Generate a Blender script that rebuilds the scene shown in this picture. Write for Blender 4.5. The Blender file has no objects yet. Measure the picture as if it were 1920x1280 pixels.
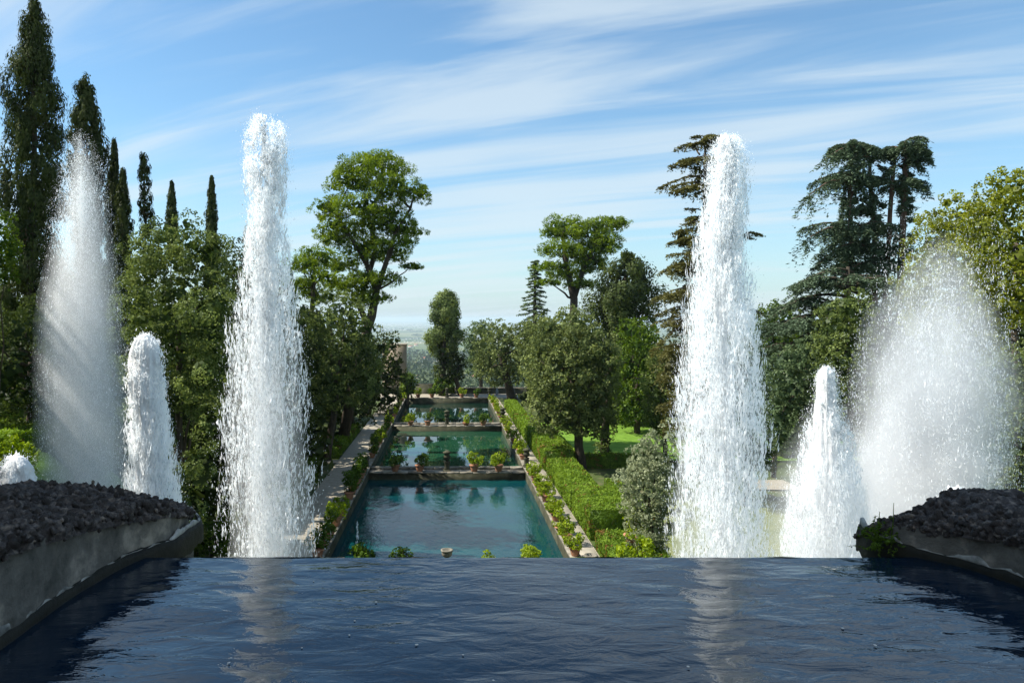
import bpy, math, time
import numpy as np
T0 = time.time()
rng = np.random.default_rng(7)
R = math.radians
scene = bpy.context.scene
col = scene.collection

# ------------------------------------------------------------------ camera
CAMZ, F, CU, CV = 16.0, 1400.0, 838.0, 597.0          # eye height, focal length and vanishing point in photo pixels
cd = bpy.data.cameras.new('camera'); cam = bpy.data.objects.new('camera', cd); col.objects.link(cam)
cam.location = (0, 0, CAMZ); cam.rotation_euler = (R(90), 0, 0)
cd.sensor_width = 36; cd.lens = 36 * F / 1920
cd.shift_x = (960 - CU) / 1920; cd.shift_y = (CV - 640) / 1920
cd.clip_start = 0.05; cd.clip_end = 150000
scene.camera = cam

# ------------------------------------------------------------------ sky, sun, exposure
SUN = np.array([-0.66, 0.045, 0.75]); SUN /= np.linalg.norm(SUN)
sun_el = math.asin(SUN[2])
world = bpy.data.worlds.new('World'); scene.world = world; world.use_nodes = True
nt = world.node_tree; nd = nt.nodes; lk = nt.links
for n in list(nd): nd.remove(n)
wo = nd.new('ShaderNodeOutputWorld'); bg = nd.new('ShaderNodeBackground'); bg.inputs[1].default_value = 0.082
sky = nd.new('ShaderNodeTexSky'); sky.sky_type = 'NISHITA'; sky.sun_disc = False
sky.sun_elevation = sun_el; sky.sun_rotation = math.atan2(SUN[0], SUN[1])
sky.altitude = 200; sky.air_density = 1.0; sky.dust_density = 0.15; sky.ozone_density = 1.6
tc = nd.new('ShaderNodeTexCoord')
sep = nd.new('ShaderNodeSeparateXYZ'); lk.new(tc.outputs['Generated'], sep.inputs[0])
def wmath(op, a, b=None, c=None):
    m = nd.new('ShaderNodeMath'); m.operation = op
    for i, x in enumerate((a, b, c)):
        if x is None: continue
        if isinstance(x, (int, float)): m.inputs[i].default_value = x
        else: lk.new(x, m.inputs[i])
    return m.outputs[0]
# clouds lie on a flat layer high above: project the view ray on it
zc = wmath('MAXIMUM', sep.outputs[2], 0.0); zc = wmath('ADD', zc, 0.16)
cx = wmath('DIVIDE', sep.outputs[0], zc); cy = wmath('DIVIDE', sep.outputs[1], zc)
cmb = nd.new('ShaderNodeCombineXYZ'); lk.new(cx, cmb.inputs[0]); lk.new(cy, cmb.inputs[1])
mp = nd.new('ShaderNodeMapping'); mp.vector_type = 'TEXTURE'; lk.new(cmb.outputs[0], mp.inputs[0])
mp.inputs['Rotation'].default_value = (0, 0, R(-24)); mp.inputs['Scale'].default_value = (3.0, 0.44, 1); mp.inputs['Location'].default_value = (1.3, 0.4, 0)
n1 = nd.new('ShaderNodeTexNoise'); n1.inputs['Scale'].default_value = 1.15; n1.inputs['Detail'].default_value = 7; n1.inputs['Roughness'].default_value = 0.55; n1.inputs['Distortion'].default_value = 0.9
lk.new(mp.outputs[0], n1.inputs['Vector'])
n2 = nd.new('ShaderNodeTexNoise'); n2.inputs['Scale'].default_value = 0.42; n2.inputs['Detail'].default_value = 3
lk.new(cmb.outputs[0], n2.inputs['Vector'])
cl = wmath('ADD', n1.outputs[0], wmath('MULTIPLY', wmath('SUBTRACT', n2.outputs[0], 0.5), 0.9))
mr = nd.new('ShaderNodeMapRange'); mr.interpolation_type = 'SMOOTHSTEP'; lk.new(cl, mr.inputs[0])
mr.inputs[1].default_value = 0.37; mr.inputs[2].default_value = 0.68; mr.inputs[3].default_value = 0.02; mr.inputs[4].default_value = 0.66
mx = nd.new('ShaderNodeMix'); mx.data_type = 'RGBA'
# dry clear blue above, pale milky air towards the horizon all the way round
tint_ = nd.new('ShaderNodeMix'); tint_.data_type = 'RGBA'; tint_.blend_type = 'MULTIPLY'; tint_.inputs[0].default_value = 1; tint_.inputs[7].default_value = (0.80, 1.07, 1.13, 1)
lk.new(sky.outputs[0], tint_.inputs[6])
hzn = nd.new('ShaderNodeMix'); hzn.data_type = 'RGBA'; hzn.inputs[7].default_value = (3.7, 4.5, 4.95, 1)
one_z = wmath('SUBTRACT', 1.0, wmath('MAXIMUM', sep.outputs[2], 0.0)); lk.new(wmath('MULTIPLY', wmath('POWER', one_z, 9.0), 0.96), hzn.inputs[0]); lk.new(tint_.outputs[2], hzn.inputs[6])
lk.new(mr.outputs[0], mx.inputs[0]); lk.new(hzn.outputs[2], mx.inputs[6]); mx.inputs[7].default_value = (4.9, 5.6, 6.0, 1)
lk.new(mx.outputs[2], bg.inputs[0]); lk.new(bg.outputs[0], wo.inputs[0])

sd = bpy.data.lights.new('sun', 'SUN'); sd.energy = 4.2; sd.angle = R(0.5); sd.color = (1.0, 0.94, 0.84)
so = bpy.data.objects.new('sun', sd); col.objects.link(so)
from mathutils import Vector
so.rotation_euler = Vector(SUN).to_track_quat('Z', 'Y').to_euler(); so.location = (-60, -10, 80)
scene.view_settings.view_transform = 'Standard'; scene.view_settings.look = 'None'
scene.view_settings.exposure = 0.95; scene.view_settings.gamma = 1.0; scene.view_settings.use_curve_mapping = False
cy_ = scene.cycles
cy_.max_bounces = 8; cy_.diffuse_bounces = 3; cy_.glossy_bounces = 3; cy_.transmission_bounces = 3; cy_.volume_bounces = 3
cy_.transparent_max_bounces = 6; cy_.caustics_reflective = False; cy_.caustics_refractive = False
cy_.sample_clamp_indirect = 6; cy_.use_denoising = True; cy_.denoiser = 'OPENIMAGEDENOISE'; cy_.denoising_input_passes = 'RGB_ALBEDO_NORMAL'; cy_.denoising_prefilter = 'ACCURATE'

# ------------------------------------------------------------------ helpers
def P(u, v, Y):
    """photo pixel (u, v) at distance Y -> point of the place"""
    return np.array([(u - CU) * Y / F, Y, CAMZ - (v - CV) * Y / F])

def tag(o, label=None, cat=None, group=None, kind=None):
    if label and len(label.split()) > 16: print('LONG', len(label.split()), label)
    if label: o['label'] = label
    if cat: o['category'] = cat
    if group: o['group'] = group
    if kind: o['kind'] = kind
    return o

def empty(name, loc, label=None, cat=None, group=None):
    o = bpy.data.objects.new(name, None); col.objects.link(o); o.location = tuple(float(x) for x in loc)
    o.empty_display_size = 0.3
    return tag(o, label, cat, group)

class MB:
    """collects vertices and faces; faces are kept per vertex count so that building is fast"""
    def __init__(s): s.v = []; s.n = 0; s.f = {}; s.t = []; s.off = []
    def add(s, verts, faces, tint=0.5):
        verts = np.asarray(verts, float).reshape(-1, 3)
        if isinstance(faces, np.ndarray): groups = {faces.shape[1]: faces}
        else:
            groups = {}
            for f in faces: groups.setdefault(len(f), []).append(f)
        for k, f in groups.items():
            f = np.asarray(f, np.int64) + s.n
            t = np.broadcast_to(np.asarray(tint, float), (len(f),))
            s.f.setdefault(k, []).append((f, t))
        s.v.append(verts); s.n += len(verts)
    def mesh(s, name, mat, smooth=False, origin=(0, 0, 0)):
        me = bpy.data.meshes.new(name)
        v = np.concatenate(s.v) - np.asarray(origin, float)
        loops, tot, tint = [], [], []
        for k, lst in s.f.items():
            for f, t in lst:
                loops.append(f.ravel()); tot.append(np.full(len(f), k)); tint.append(t)
        loops = np.concatenate(loops); tot = np.concatenate(tot); tint = np.concatenate(tint)
        me.vertices.add(len(v)); me.vertices.foreach_set('co', v.astype(np.float32).ravel())
        me.loops.add(len(loops)); me.loops.foreach_set('vertex_index', loops.astype(np.int32))
        me.polygons.add(len(tot))
        st = np.concatenate([[0], np.cumsum(tot)[:-1]])
        me.polygons.foreach_set('loop_start', st.astype(np.int32))
        if smooth: me.polygons.foreach_set('use_smooth', np.ones(len(tot), bool))
        a = me.attributes.new('tint', 'FLOAT', 'FACE'); a.data.foreach_set('value', tint.astype(np.float32))
        me.update(calc_edges=True)
        if mat: me.materials.append(mat)
        return me
    def obj(s, name, mat, parent=None, smooth=False, world_coords=True, loc=None):
        origin = (0, 0, 0)
        if parent is not None and world_coords: origin = wloc(parent)
        if loc is not None: origin = loc
        o = bpy.data.objects.new(name, s.mesh(name, mat, smooth, origin)); col.objects.link(o)
        if parent is not None: o.parent = parent
        if loc is not None: o.location = tuple(loc)
        return o
def wloc(o):
    l = np.zeros(3)
    while o is not None: l += np.array(o.location); o = o.parent
    return l

def box(mb, x0, x1, y0, y1, z0, z1, tint=0.5, bev=0.0):
    if bev > 0:
        b = bev
        rings = [(b, z0), (0, z0 + b), (0, z1 - b), (b, z1)]
        v = []
        for i, z in rings:
            v += [(x0 + i, y0 + i, z), (x1 - i, y0 + i, z), (x1 - i, y1 - i, z), (x0 + i, y1 - i, z)]
        f = [(3, 2, 1, 0), (12, 13, 14, 15)]
        for r in range(3):
            for k in range(4): f.append((r*4+k, r*4+(k+1) % 4, r*4+4+(k+1) % 4, r*4+4+k))
        mb.add(v, f, tint); return
    v = [(x0,y0,z0),(x1,y0,z0),(x1,y1,z0),(x0,y1,z0),(x0,y0,z1),(x1,y0,z1),(x1,y1,z1),(x0,y1,z1)]
    mb.add(v, [(0,3,2,1),(4,5,6,7),(0,1,5,4),(1,2,6,5),(2,3,7,6),(3,0,4,7)], tint)

def lathe(mb, prof, c=(0, 0, 0), seg=16, tint=0.5, sx=1, sy=1):
    a = np.linspace(0, 2*math.pi, seg, endpoint=False); n = len(prof)
    v = [];
    for r, z in prof: v += [(c[0]+r*sx*math.cos(t), c[1]+r*sy*math.sin(t), c[2]+z) for t in a]
    f = []
    for i in range(n-1):
        for k in range(seg): f.append((i*seg+k, i*seg+(k+1) % seg, (i+1)*seg+(k+1) % seg, (i+1)*seg+k))
    f.append(tuple(range(seg-1, -1, -1))); f.append(tuple((n-1)*seg+k for k in range(seg)))
    mb.add(v, f, tint)

def tube(mb, pts, radii, seg=7, tint=0.5, rough=0.0):
    pts = np.asarray(pts, float); n = len(pts)
    radii = np.asarray(radii, float) if np.ndim(radii) else np.full(n, radii)
    d = np.gradient(pts, axis=0); d /= np.linalg.norm(d, axis=1)[:, None] + 1e-9
    a = np.linspace(0, 2*math.pi, seg, endpoint=False); v = []
    ref = np.array([0.2, 1, 0.1]) if abs(d[0][2]) > 0.5 else np.array([0, 0.1, 1.0])
    for i in range(n):
        x = np.cross(d[i], ref); x /= np.linalg.norm(x) + 1e-9; y = np.cross(d[i], x)
        rr = radii[i] * (1 + rough * rng.uniform(-1, 1, seg))
        v.append(pts[i] + (np.cos(a)*rr)[:, None]*x + (np.sin(a)*rr)[:, None]*y)
    v = np.concatenate(v); f = []
    for i in range(n-1):
        for k in range(seg): f.append((i*seg+k, i*seg+(k+1) % seg, (i+1)*seg+(k+1) % seg, (i+1)*seg+k))
    f.append(tuple(range(seg-1, -1, -1))); f.append(tuple((n-1)*seg+k for k in range(seg)))
    mb.add(v, f, tint)

def bend(p0, p1, n=7, wob=0.05, sag=0.0):
    p0, p1 = np.array(p0, float), np.array(p1, float); L = np.linalg.norm(p1-p0)
    t = np.linspace(0, 1, n)[:, None]; w = np.cumsum(rng.normal(0, wob*L/n, (n, 3)), 0); w[0] = 0
    w -= t*w[-1]
    p = p0 + (p1-p0)*t + w; p[:, 2] += sag*L*np.sin(np.pi*t[:, 0])
    return p

def unit(n):
    v = rng.normal(size=(n, 3)); return v/np.linalg.norm(v, axis=1)[:, None]

class Noise3:
    """periodic value noise for numpy"""
    def __init__(s, seed=0, N=32): s.N = N; s.g = np.random.default_rng(seed).random((N, N, N))
    def __call__(s, p):
        p = np.asarray(p, float); i = np.floor(p).astype(int); f = p-i; f = f*f*(3-2*f); N = s.N; out = 0
        for a in (0, 1):
            for b in (0, 1):
                for c in (0, 1):
                    w = (f[:, 0] if a else 1-f[:, 0])*(f[:, 1] if b else 1-f[:, 1])*(f[:, 2] if c else 1-f[:, 2])
                    out = out + w*s.g[(i[:, 0]+a) % N, (i[:, 1]+b) % N, (i[:, 2]+c) % N]
        return out
NZ = Noise3(3)
def fbm(p, oct=4, r=0.5):
    a, s, t = 1.0, 0, 0; p = np.asarray(p, float)
    for _ in range(oct): s = s + a*NZ(p); t += a; a *= r; p = p*2.03+7.1
    return s/t

# ------------------------------------------------------------------ materials
MATS = {}
def mat(name, c1, c2=None, scale=4.0, rough=0.85, bump=0.0, bscale=None, detail=6, spec=0.25, tint=None, c3=None, stretch=None, dist=0.02):
    m = bpy.data.materials.new(name); m.use_nodes = True; t = m.node_tree; N = t.nodes; L = t.links
    b = N['Principled BSDF']; b.inputs['Roughness'].default_value = rough; b.inputs['Specular IOR Level'].default_value = spec
    tcn = N.new('ShaderNodeTexCoord'); vec = tcn.outputs['Object']
    if stretch:
        mpn = N.new('ShaderNodeMapping'); mpn.inputs['Scale'].default_value = stretch; L.new(vec, mpn.inputs[0]); vec = mpn.outputs[0]
    nz = N.new('ShaderNodeTexNoise'); nz.inputs['Scale'].default_value = scale; nz.inputs['Detail'].default_value = detail; nz.inputs['Roughness'].default_value = 0.62
    L.new(vec, nz.inputs['Vector'])
    cr = N.new('ShaderNodeValToRGB'); c2 = c2 or c1
    cr.color_ramp.elements[0].position = 0.32; cr.color_ramp.elements[1].position = 0.68
    cr.color_ramp.elements[0].color = (*c1, 1); cr.color_ramp.elements[1].color = (*c2, 1)
    if c3: e = cr.color_ramp.elements.new(0.54); e.color = (*c3, 1)
    L.new(nz.outputs[0], cr.inputs[0]); out = cr.outputs[0]
    if tint:
        at = N.new('ShaderNodeAttribute'); at.attribute_name = 'tint'
        mxx = N.new('ShaderNodeMix'); mxx.data_type = 'RGBA'; mxx.blend_type = 'MULTIPLY'; mxx.inputs[0].default_value = 1
        c4 = N.new('ShaderNodeValToRGB'); c4.color_ramp.elements[0].color = (*[1-tint]*3, 1); c4.color_ramp.elements[1].color = (*[1+tint]*3, 1)
        L.new(at.outputs['Fac'], c4.inputs[0]); L.new(out, mxx.inputs[6]); L.new(c4.outputs[0], mxx.inputs[7]); out = mxx.outputs[2]
    L.new(out, b.inputs['Base Color'])
    if bump:
        n3 = N.new('ShaderNodeTexNoise'); n3.inputs['Scale'].default_value = bscale or scale*4; n3.inputs['Detail'].default_value = 8; n3.inputs['Roughness'].default_value = 0.65
        L.new(vec, n3.inputs['Vector'])
        bp = N.new('ShaderNodeBump'); bp.inputs['Strength'].default_value = bump; bp.inputs['Distance'].default_value = dist
        L.new(n3.outputs[0], bp.inputs['Height']); L.new(bp.outputs[0], b.inputs['Normal'])
    MATS[name] = m; return m

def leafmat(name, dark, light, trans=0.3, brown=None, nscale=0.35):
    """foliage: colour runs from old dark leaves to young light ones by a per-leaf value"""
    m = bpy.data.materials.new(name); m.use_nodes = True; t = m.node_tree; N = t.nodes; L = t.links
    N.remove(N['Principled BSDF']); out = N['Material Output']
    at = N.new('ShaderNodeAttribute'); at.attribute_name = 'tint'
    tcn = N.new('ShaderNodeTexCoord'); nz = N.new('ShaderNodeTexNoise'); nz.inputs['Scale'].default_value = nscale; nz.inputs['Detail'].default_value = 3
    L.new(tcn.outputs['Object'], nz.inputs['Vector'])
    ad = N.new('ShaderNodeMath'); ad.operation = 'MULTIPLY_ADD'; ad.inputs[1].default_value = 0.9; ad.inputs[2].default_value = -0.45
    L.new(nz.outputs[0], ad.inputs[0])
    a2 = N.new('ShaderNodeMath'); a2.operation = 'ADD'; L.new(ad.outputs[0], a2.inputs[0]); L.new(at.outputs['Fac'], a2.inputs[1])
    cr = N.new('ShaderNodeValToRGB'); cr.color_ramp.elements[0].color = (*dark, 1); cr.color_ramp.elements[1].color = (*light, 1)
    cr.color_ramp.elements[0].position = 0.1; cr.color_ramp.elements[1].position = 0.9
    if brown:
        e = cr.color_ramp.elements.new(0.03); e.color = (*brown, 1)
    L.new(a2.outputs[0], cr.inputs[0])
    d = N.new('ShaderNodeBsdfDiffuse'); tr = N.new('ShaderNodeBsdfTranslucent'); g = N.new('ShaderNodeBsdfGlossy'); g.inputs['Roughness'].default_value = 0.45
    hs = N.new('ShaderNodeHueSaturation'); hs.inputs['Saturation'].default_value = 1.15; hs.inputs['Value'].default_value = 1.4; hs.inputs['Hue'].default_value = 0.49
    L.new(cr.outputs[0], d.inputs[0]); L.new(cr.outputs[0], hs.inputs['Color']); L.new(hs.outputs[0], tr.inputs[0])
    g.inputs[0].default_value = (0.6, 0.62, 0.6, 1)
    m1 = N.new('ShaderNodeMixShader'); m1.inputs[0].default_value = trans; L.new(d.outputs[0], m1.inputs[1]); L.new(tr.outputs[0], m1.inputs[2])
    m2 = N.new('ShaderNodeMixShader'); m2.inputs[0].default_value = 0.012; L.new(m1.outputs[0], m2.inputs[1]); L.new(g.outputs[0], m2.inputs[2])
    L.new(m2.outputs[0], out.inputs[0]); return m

def watermat(name, base, rough, waves, ior=1.333, c2=None):
    """waves: list of (scale xyz, noise scale, distance, detail)"""
    m = bpy.data.materials.new(name); m.use_nodes = True; t = m.node_tree; N = t.nodes; L = t.links
    b = N['Principled BSDF']; b.inputs['Base Color'].default_value = (*base, 1); b.inputs['Roughness'].default_value = rough
    b.inputs['IOR'].default_value = ior; b.inputs['Specular IOR Level'].default_value = 0.5
    tcn = N.new('ShaderNodeTexCoord'); prev = None
    if c2:
        nz = N.new('ShaderNodeTexNoise'); nz.inputs['Scale'].default_value = 0.18; nz.inputs['Detail'].default_value = 4; L.new(tcn.outputs['Object'], nz.inputs['Vector'])
        cr = N.new('ShaderNodeValToRGB'); cr.color_ramp.elements[0].color = (*base, 1); cr.color_ramp.elements[1].color = (*c2, 1)
        cr.color_ramp.elements[0].position = 0.35; cr.color_ramp.elements[1].position = 0.7
        L.new(nz.outputs[0], cr.inputs[0]); L.new(cr.outputs[0], b.inputs['Base Color'])
    for sc, ns, dist, det in waves:
        mpn = N.new('ShaderNodeMapping'); mpn.inputs['Scale'].default_value = sc; L.new(tcn.outputs['Object'], mpn.inputs[0])
        nz = N.new('ShaderNodeTexNoise'); nz.inputs['Scale'].default_value = ns; nz.inputs['Detail'].default_value = det; nz.inputs['Distortion'].default_value = 0.6
        L.new(mpn.outputs[0], nz.inputs['Vector'])
        bp = N.new('ShaderNodeBump'); bp.inputs['Strength'].default_value = 1; bp.inputs['Distance'].default_value = dist
        L.new(nz.outputs[0], bp.inputs['Height'])
        if prev: L.new(prev, bp.inputs['Normal'])
        prev = bp.outputs[0]
    L.new(prev, b.inputs['Normal']); return m

def spraymat(name, c, k=0.57, gloss=0.10):
    """thrown water: scatters sunlight both forwards and backwards"""
    m = bpy.data.materials.new(name); m.use_nodes = True; t = m.node_tree; N = t.nodes; L = t.links
    N.remove(N['Principled BSDF']); out = N['Material Output']
    d = N.new('ShaderNodeBsdfDiffuse'); d.inputs[0].default_value = (*[x*k for x in c], 1)
    tr = N.new('ShaderNodeBsdfTranslucent'); tr.inputs[0].default_value = (*[x*k for x in c], 1)
    g = N.new('ShaderNodeBsdfGlossy'); g.inputs['Roughness'].default_value = 0.3; g.inputs[0].default_value = (gloss, gloss, gloss, 1)
    m1 = N.new('ShaderNodeAddShader'); L.new(d.outputs[0], m1.inputs[0]); L.new(tr.outputs[0], m1.inputs[1])
    m2 = N.new('ShaderNodeAddShader'); L.new(m1.outputs[0], m2.inputs[0]); L.new(g.outputs[0], m2.inputs[1])
    L.new(m2.outputs[0], out.inputs[0]); return m
def foammat(name):
    m = mat(name, (.84,.87,.89), (.93,.95,.96), scale=5, rough=.6, bump=1.0, bscale=11, stretch=(1,1,.3), dist=.05, spec=.4)
    b = m.node_tree.nodes['Principled BSDF']; b.inputs['Subsurface Weight'].default_value = 0.0; return m
def mistmat(name, dens):
    m = bpy.data.materials.new(name); m.use_nodes = True; t = m.node_tree; t.nodes.remove(t.nodes['Principled BSDF'])
    pv = t.nodes.new('ShaderNodeVolumePrincipled'); pv.inputs['Color'].default_value = (.97, .985, 1, 1); pv.inputs['Density'].default_value = dens; pv.inputs['Anisotropy'].default_value = 0.15
    t.links.new(pv.outputs[0], t.nodes['Material Output'].inputs['Volume']); return m

LM = dict(
  holm=leafmat('holm_oak_leaves', (0.040,0.066,0.018), (0.230,0.285,0.085), 0.30),
  holmg=leafmat('grey_holm_oak_leaves', (0.055,0.080,0.026), (0.280,0.330,0.115), 0.32),
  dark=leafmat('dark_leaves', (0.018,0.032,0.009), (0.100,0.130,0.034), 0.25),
  cyp=leafmat('cypress_leaves', (0.018,0.030,0.009), (0.075,0.092,0.024), 0.18, brown=(0.06,0.042,0.02)),
  pine=leafmat('pine_needles', (0.040,0.078,0.010), (0.265,0.360,0.030), 0.36),
  cedar=leafmat('cedar_needles', (0.050,0.080,0.045), (0.150,0.205,0.125), 0.2),
  conif=leafmat('conifer_needles', (0.060,0.062,0.022), (0.190,0.185,0.062), 0.25),
  gold=leafmat('golden_leaves', (0.095,0.120,0.014), (0.310,0.340,0.045), 0.35),
  mid=leafmat('mid_green_leaves', (0.036,0.075,0.010), (0.150,0.220,0.030), 0.32),
  blue=leafmat('blue_green_leaves', (0.045,0.078,0.036), (0.180,0.240,0.110), 0.3),
  grove=leafmat('grove_leaves', (0.030,0.055,0.030), (0.130,0.160,0.090), 0.1, nscale=0.02),
  olive=leafmat('olive_leaves', (0.170,0.200,0.110), (0.430,0.470,0.290), 0.35),
  bright=leafmat('lemon_leaves', (0.090,0.160,0.010), (0.360,0.460,0.035), 0.38, nscale=2.0),
  lemond=leafmat('dark_lemon_leaves', (0.026,0.065,0.010), (0.120,0.200,0.025), 0.3, nscale=2.0),
  hedge=leafmat('hedge_leaves', (0.060,0.120,0.012), (0.200,0.300,0.036), 0.24, nscale=1.2, brown=(0.22,0.12,0.04)),
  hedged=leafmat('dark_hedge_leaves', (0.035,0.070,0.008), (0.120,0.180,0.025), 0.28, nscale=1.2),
)
bark = mat('bark', (0.035,0.028,0.020), (0.11,0.085,0.06), scale=3, bump=0.8, stretch=(3,3,0.6), dist=0.04)
barkr = mat('red_bark', (0.07,0.040,0.028), (0.17,0.10,0.07), scale=3, bump=0.8, stretch=(3,3,0.6), dist=0.04)
stone = mat('pond_stone', (0.10,0.095,0.075), (0.34,0.31,0.25), scale=1.6, bump=0.6, tint=0.22, c3=(0.22,0.20,0.16), dist=0.03)
stoned = mat('mossy_stone', (0.035,0.035,0.024), (0.12,0.115,0.08), scale=1.2, bump=0.6, tint=0.2, c3=(0.06,0.062,0.036), dist=0.04)
terra = mat('terracotta', (0.30,0.13,0.07), (0.44,0.23,0.14), scale=6, bump=0.2)
gravel = mat('gravel_path', (0.27,0.24,0.18), (0.40,0.36,0.29), scale=2.2, bump=0.4, bscale=30, dist=0.02)
slabm = mat('path_slab', (0.27,0.245,0.19), (0.43,0.39,0.315), scale=1.1, bump=0.4, bscale=18, tint=0.14, dist=0.015)
earth = mat('garden_earth', (0.05,0.055,0.022), (0.13,0.12,0.06), scale=0.5, bump=0.5, c3=(0.06,0.09,0.02), dist=0.05)
grass = mat('lawn_grass', (0.095,0.190,0.016), (0.170,0.300,0.030), scale=0.9, bump=0.8, bscale=20, dist=0.06)
render_ = mat('weathered_render', (0.055,0.055,0.045), (0.40,0.35,0.28), scale=3.4, bump=0.7, bscale=16, detail=10, c3=(0.17,0.155,0.13), dist=0.03)
wetm = mat('wet_algae_band', (0.006,0.006,0.004), (0.022,0.020,0.012), scale=6, rough=0.6, bump=0.7, bscale=22, dist=0.01, spec=0.2)
limem = mat('limescale', (0.12,0.12,0.105), (0.50,0.48,0.43), scale=9, bump=0.6, bscale=30, dist=.008)
tufa = mat('tufa', (0.026,0.021,0.016), (0.26,0.21,0.165), scale=18, bump=1.0, bscale=40, c3=(0.10,0.085,0.078), dist=0.02, tint=0.3, rough=0.95)
wallb = mat('villa_wall', (0.22,0.17,0.12), (0.36,0.30,0.22), scale=0.7, bump=0.4)
SPRAY = spraymat('white_water', (0.93, 0.95, 0.96))
SPRAYT = spraymat('fine_spray', (0.92, 0.95, 0.97), 0.6, 0.06)
FOAM = foammat('foam_core')

# ------------------------------------------------------------------ ground, water, paths
zcoord = lambda v, Y: CAMZ-(v-CV)*Y/F
def smooth(x): x = np.clip(x, 0, 1); return x*x*(3-2*x)
PX0, PX1 = -8.2, 8.2
def ground_z(X, Y):
    X = np.asarray(X, float); Y = np.asarray(Y, float)
    z = np.full(np.broadcast(X, Y).shape, 0.78)
    left = smooth((-X-12.5)/7)*smooth((62-Y)/30)*9.0
    far_left = smooth((-X-16)/30)*6
    top = smooth((14-Y)/10)*7.0
    right = smooth((X-22)/22)*smooth((40-Y)/22)*5.0 + smooth((X-45)/40)*4
    z = z+np.maximum(left, 0)+far_left+top*(np.abs(X) < 300)+right
    z = z+0.35*(fbm(np.stack([X*0.12, Y*0.12, X*0], -1).reshape(-1, 3), 3).reshape(z.shape)-0.5)*smooth((np.abs(X-0.5)-15)/5)
    pool = (X > PX0+.3) & (X < PX1-.3) & (Y > 45.3) & (Y < 141.7)
    return np.where(pool, -2.0, z)
xs = np.unique(np.concatenate([np.linspace(-170, -20, 26), np.linspace(-20, -9, 12), [-8.0, -7.85, 0, 7.85, 8.0], np.linspace(9, 20, 12), np.linspace(20, 170, 26)]))
ys = np.unique(np.concatenate([np.linspace(-60, 40, 41), [45.2, 45.4, 141.6, 141.8, 151], np.linspace(48, 140, 40), [144, 147]]))
XX, YY = np.meshgrid(xs, ys); ZZ = ground_z(XX, YY)
def grid_mb(XX, YY, ZZ):
    mb = MB(); ny, nx = XX.shape
    i = np.arange(ny*nx).reshape(ny, nx)
    q = np.stack([i[:-1, :-1], i[:-1, 1:], i[1:, 1:], i[1:, :-1]], -1).reshape(-1, 4)
    mb.add(np.stack([XX, YY, ZZ], -1).reshape(-1, 3), q); return mb
tag(grid_mb(XX, YY, ZZ).obj('garden_ground', earth, smooth=True), kind='structure')

# hillside and plain: one sheet out to the horizon
prof = [(-900,-60),(-60,-12),(120,-12),(150.8,-6),(200,-18),(300,-28),(600,-46),(1300,-83),(2200,-118),(3200,-150),(4200,-182),(5200,-200),(9000,-202),(16000,-204),(30000,-206),(60000,-210),(90000,-215)]
yy = np.unique(np.concatenate([[p[0] for p in prof], np.linspace(150.8, 600, 24), np.linspace(600, 5000, 60), np.linspace(5000, 60000, 40)]))
uu = np.linspace(-1, 1, 61)*1.4
HY, HU = np.meshgrid(yy, uu, indexing='ij'); HX = HU*np.maximum(HY, 700)
HZ = np.interp(HY, [p[0] for p in prof], [p[1] for p in prof])
HZ = HZ + (fbm(np.stack([HX*0.004, HY*0.004, HX*0], -1).reshape(-1, 3), 3).reshape(HX.shape)-0.5)*np.interp(HY, [151, 400, 3500, 5200], [0, 10, 26, 0])
plainm = bpy.data.materials.new('plain_fields'); plainm.use_nodes = True
t = plainm.node_tree; N = t.nodes; L = t.links; b = N['Principled BSDF']; b.inputs['Roughness'].default_value = 0.95; b.inputs['Specular IOR Level'].default_value = 0.1
tcn = N.new('ShaderNodeTexCoord'); vo = N.new('ShaderNodeTexVoronoi'); vo.inputs['Scale'].default_value = 0.0022; L.new(tcn.outputs['Object'], vo.inputs['Vector'])
nz = N.new('ShaderNodeTexNoise'); nz.inputs['Scale'].default_value = 0.0007; nz.inputs['Detail'].default_value = 10; nz.inputs['Roughness'].default_value = 0.7; L.new(tcn.outputs['Object'], nz.inputs['Vector'])
sp = N.new('ShaderNodeSeparateColor'); L.new(vo.outputs['Color'], sp.inputs[0])
ad = N.new('ShaderNodeMath'); ad.operation = 'MULTIPLY_ADD'; ad.inputs[1].default_value = 0.42; L.new(sp.outputs[0], ad.inputs[0])
m3 = N.new('ShaderNodeMath'); m3.operation = 'MULTIPLY_ADD'; m3.inputs[1].default_value = 1.3; m3.inputs[2].default_value = -0.36; L.new(nz.outputs[0], m3.inputs[0]); L.new(m3.outputs[0], ad.inputs[2])
cr = N.new('ShaderNodeValToRGB'); e = cr.color_ramp.elements; e[0].position = 0.15; e[0].color = (0.022,0.045,0.020,1); e[1].position = 0.95; e[1].color = (0.34,0.29,0.19,1)
for p_, c_ in ((0.42, (0.05,0.085,0.03,1)), (0.55, (0.13,0.16,0.06,1)), (0.7, (0.22,0.21,0.11,1))): x = e.new(p_); x.color = c_
L.new(ad.outputs[0], cr.inputs[0]); L.new(cr.outputs[0], b.inputs['Base Color'])
tag(grid_mb(HX, HY, HZ).obj('plain_and_hillside', plainm, smooth=True), kind='structure')
def hill_z(X, Y): return np.interp(Y, [p[0] for p in prof], [p[1] for p in prof]) + (fbm(np.array([[X*0.004, Y*0.004, 0]]), 3)[0]-0.5)*np.interp(Y, [151, 400, 3500, 5200], [0, 10, 26, 0])

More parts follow.
